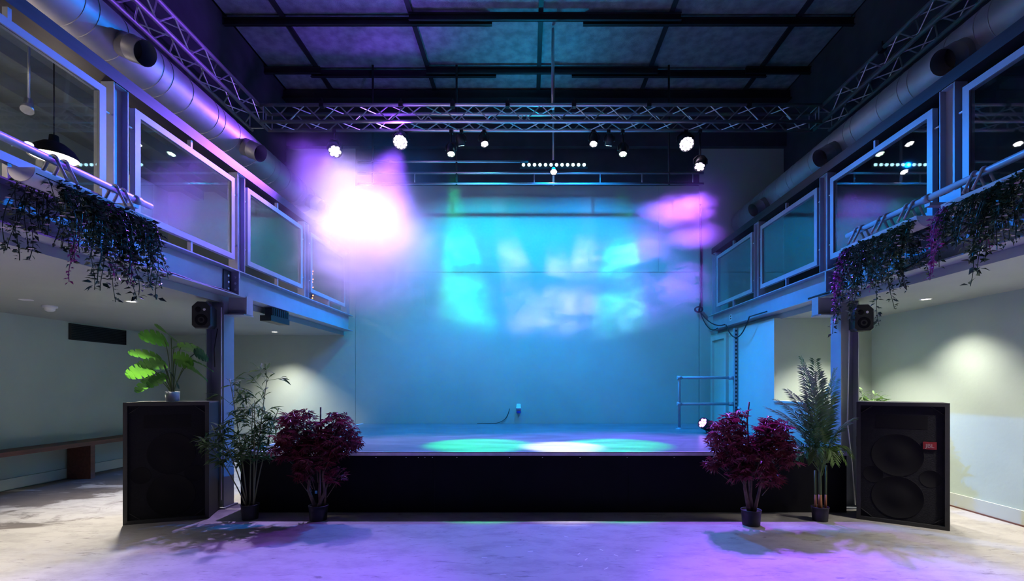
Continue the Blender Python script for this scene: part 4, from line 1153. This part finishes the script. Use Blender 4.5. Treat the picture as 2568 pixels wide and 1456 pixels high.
# ------------------------------------------------------------------ theatre smoke
def smoke_mat(name, box, build):
    m = bpy.data.materials.new(name)
    m.use_nodes = True
    nt = m.node_tree; N, L = nt.nodes, nt.links
    N.remove(N['Principled BSDF'])
    out = N['Material Output']
    vs_ = N.new('ShaderNodeVolumeScatter')
    vs_.inputs['Color'].default_value = (1, 1, 1, 1)
    vs_.inputs['Anisotropy'].default_value = 0.2
    L.new(vs_.outputs[0], out.inputs['Volume'])
    tc = N.new('ShaderNodeTexCoord')
    P = tc.outputs['Object']
    class G: pass
    g = G()
    def noise(sc, det, strg, dist=0.0, off=(0, 0, 0)):
        mp = N.new('ShaderNodeMapping'); mp.inputs['Scale'].default_value = strg; mp.inputs['Location'].default_value = off
        L.new(P, mp.inputs[0])
        n = N.new('ShaderNodeTexNoise'); n.inputs['Scale'].default_value = sc; n.inputs['Detail'].default_value = det; n.inputs['Distortion'].default_value = dist
        L.new(mp.outputs[0], n.inputs['Vector'])
        return n.outputs[0]
    def math_(op, a, b=None, c=None, clamp=False):
        x = N.new('ShaderNodeMath'); x.operation = op; x.use_clamp = clamp
        for i, q in enumerate((a, b, c)):
            if q is None: continue
            if isinstance(q, (int, float)): x.inputs[i].default_value = q
            else: L.new(q, x.inputs[i])
        return x.outputs[0]
    def ramp(v, a, b):
        x = N.new('ShaderNodeMapRange'); x.interpolation_type = 'SMOOTHSTEP'; x.clamp = True
        x.inputs[1].default_value = a; x.inputs[2].default_value = b
        L.new(v, x.inputs[0])
        return x.outputs[0]
    def blob(c, r, n, rag=1.3, soft=0.7):
        """soft ellipsoid, edges broken by noise n"""
        mp = N.new('ShaderNodeVectorMath'); mp.operation = 'SUBTRACT'; mp.inputs[1].default_value = c
        L.new(P, mp.inputs[0])
        sc = N.new('ShaderNodeVectorMath'); sc.operation = 'DIVIDE'; sc.inputs[1].default_value = r
        L.new(mp.outputs[0], sc.inputs[0])
        ln = N.new('ShaderNodeVectorMath'); ln.operation = 'LENGTH'
        L.new(sc.outputs[0], ln.inputs[0])
        v = math_('SUBTRACT', 1.0, ln.outputs[1])
        v = math_('ADD', v, math_('MULTIPLY_ADD', n, rag, -rag / 2))
        return ramp(v, 0.0, soft)
    g.noise, g.m, g.ramp, g.blob = noise, math_, ramp, blob
    sep = N.new('ShaderNodeSeparateXYZ'); L.new(P, sep.inputs[0])
    g.x, g.y, g.z = sep.outputs
    # fade towards the faces of the domain
    fade = None
    for k, soc in enumerate(sep.outputs):
        lo, hi = box[k]
        e = (hi - lo) * 0.2
        f = math_('MULTIPLY', ramp(soc, lo, lo + e), ramp(soc, hi, hi - e))
        fade = f if fade is None else math_('MULTIPLY', fade, f)
    L.new(math_('MULTIPLY', build(g), fade), vs_.inputs['Density'])
    return m
def smoke(name, label, box, build):
    (x0, x1), (y0, y1), (z0, z1) = box
    o = obj(name, MB().box(x0, x1, y0, y1, z0, z1).mesh(name, smoke_mat(name, box, build)))
    return tag(o, label, 'smoke', kind='stuff')
def cloud(g):
    curl = g.noise(1.6, 5, (0.9, 0.9, 1.6), 1.1, (3, 1, 2))
    core = g.m('MULTIPLY', g.blob((-2.0, 6.1, 3.18), (1.0, 0.8, 1.1), curl, 1.1, 0.8), g.m('MULTIPLY_ADD', g.ramp(g.z, 3.95, 2.9), 1.5, 0.2))
    halo = g.m('MULTIPLY', g.blob((-2.2, 6.3, 3.3), (1.7, 1.2, 1.6), curl, 1.0, 1.0), 0.22)
    return g.m('ADD', core, halo)
def sheets(g):
    # two drifting sheets of smoke with clear air between them
    zz = g.m('ADD', g.z, g.m('MULTIPLY_ADD', g.noise(0.8, 2, (1, 1, 0.3), 0.3), 0.7, -0.35))
    band = g.m('MAXIMUM', g.m('MULTIPLY', g.ramp(zz, 2.84, 2.96), g.ramp(zz, 3.5, 3.05)), g.m('MULTIPLY', g.ramp(zz, 1.95, 2.2), g.ramp(zz, 2.78, 2.60)))
    n = g.noise(2.4, 5, (0.7, 0.9, 1.5), 1.2, (1, 5, 2))
    layer = g.m('MULTIPLY', g.m('MULTIPLY', band, g.ramp(n, 0.42, 0.60)), g.ramp(g.x, 1.95, 1.5))
    wisp = None
    for c, r in (((2.0, 6.55, 3.75), (0.62, 0.4, 0.25)), ((2.25, 6.5, 3.36), (0.5, 0.35, 0.18)), ((2.1, 6.45, 2.62), (0.42, 0.35, 0.40))):
        b = g.blob(c, r, n, 1.5, 0.6)
        wisp = b if wisp is None else g.m('MAXIMUM', wisp, b)
    return g.m('ADD', g.m('MULTIPLY_ADD', layer, 0.38, 0.006), g.m('MULTIPLY', wisp, 0.55))
smoke('smoke_cloud', 'dense bright smoke cloud at the upper left in front of the balcony', ((-3.2, -0.6), (4.9, 7.15), (1.9, 4.8)), cloud)
smoke('smoke_sheets', 'thin sheets of smoke lit in patches by the beams over the stage', ((-1.7, 3.0), (5.6, 7.05), (1.8, 4.2)), sheets)
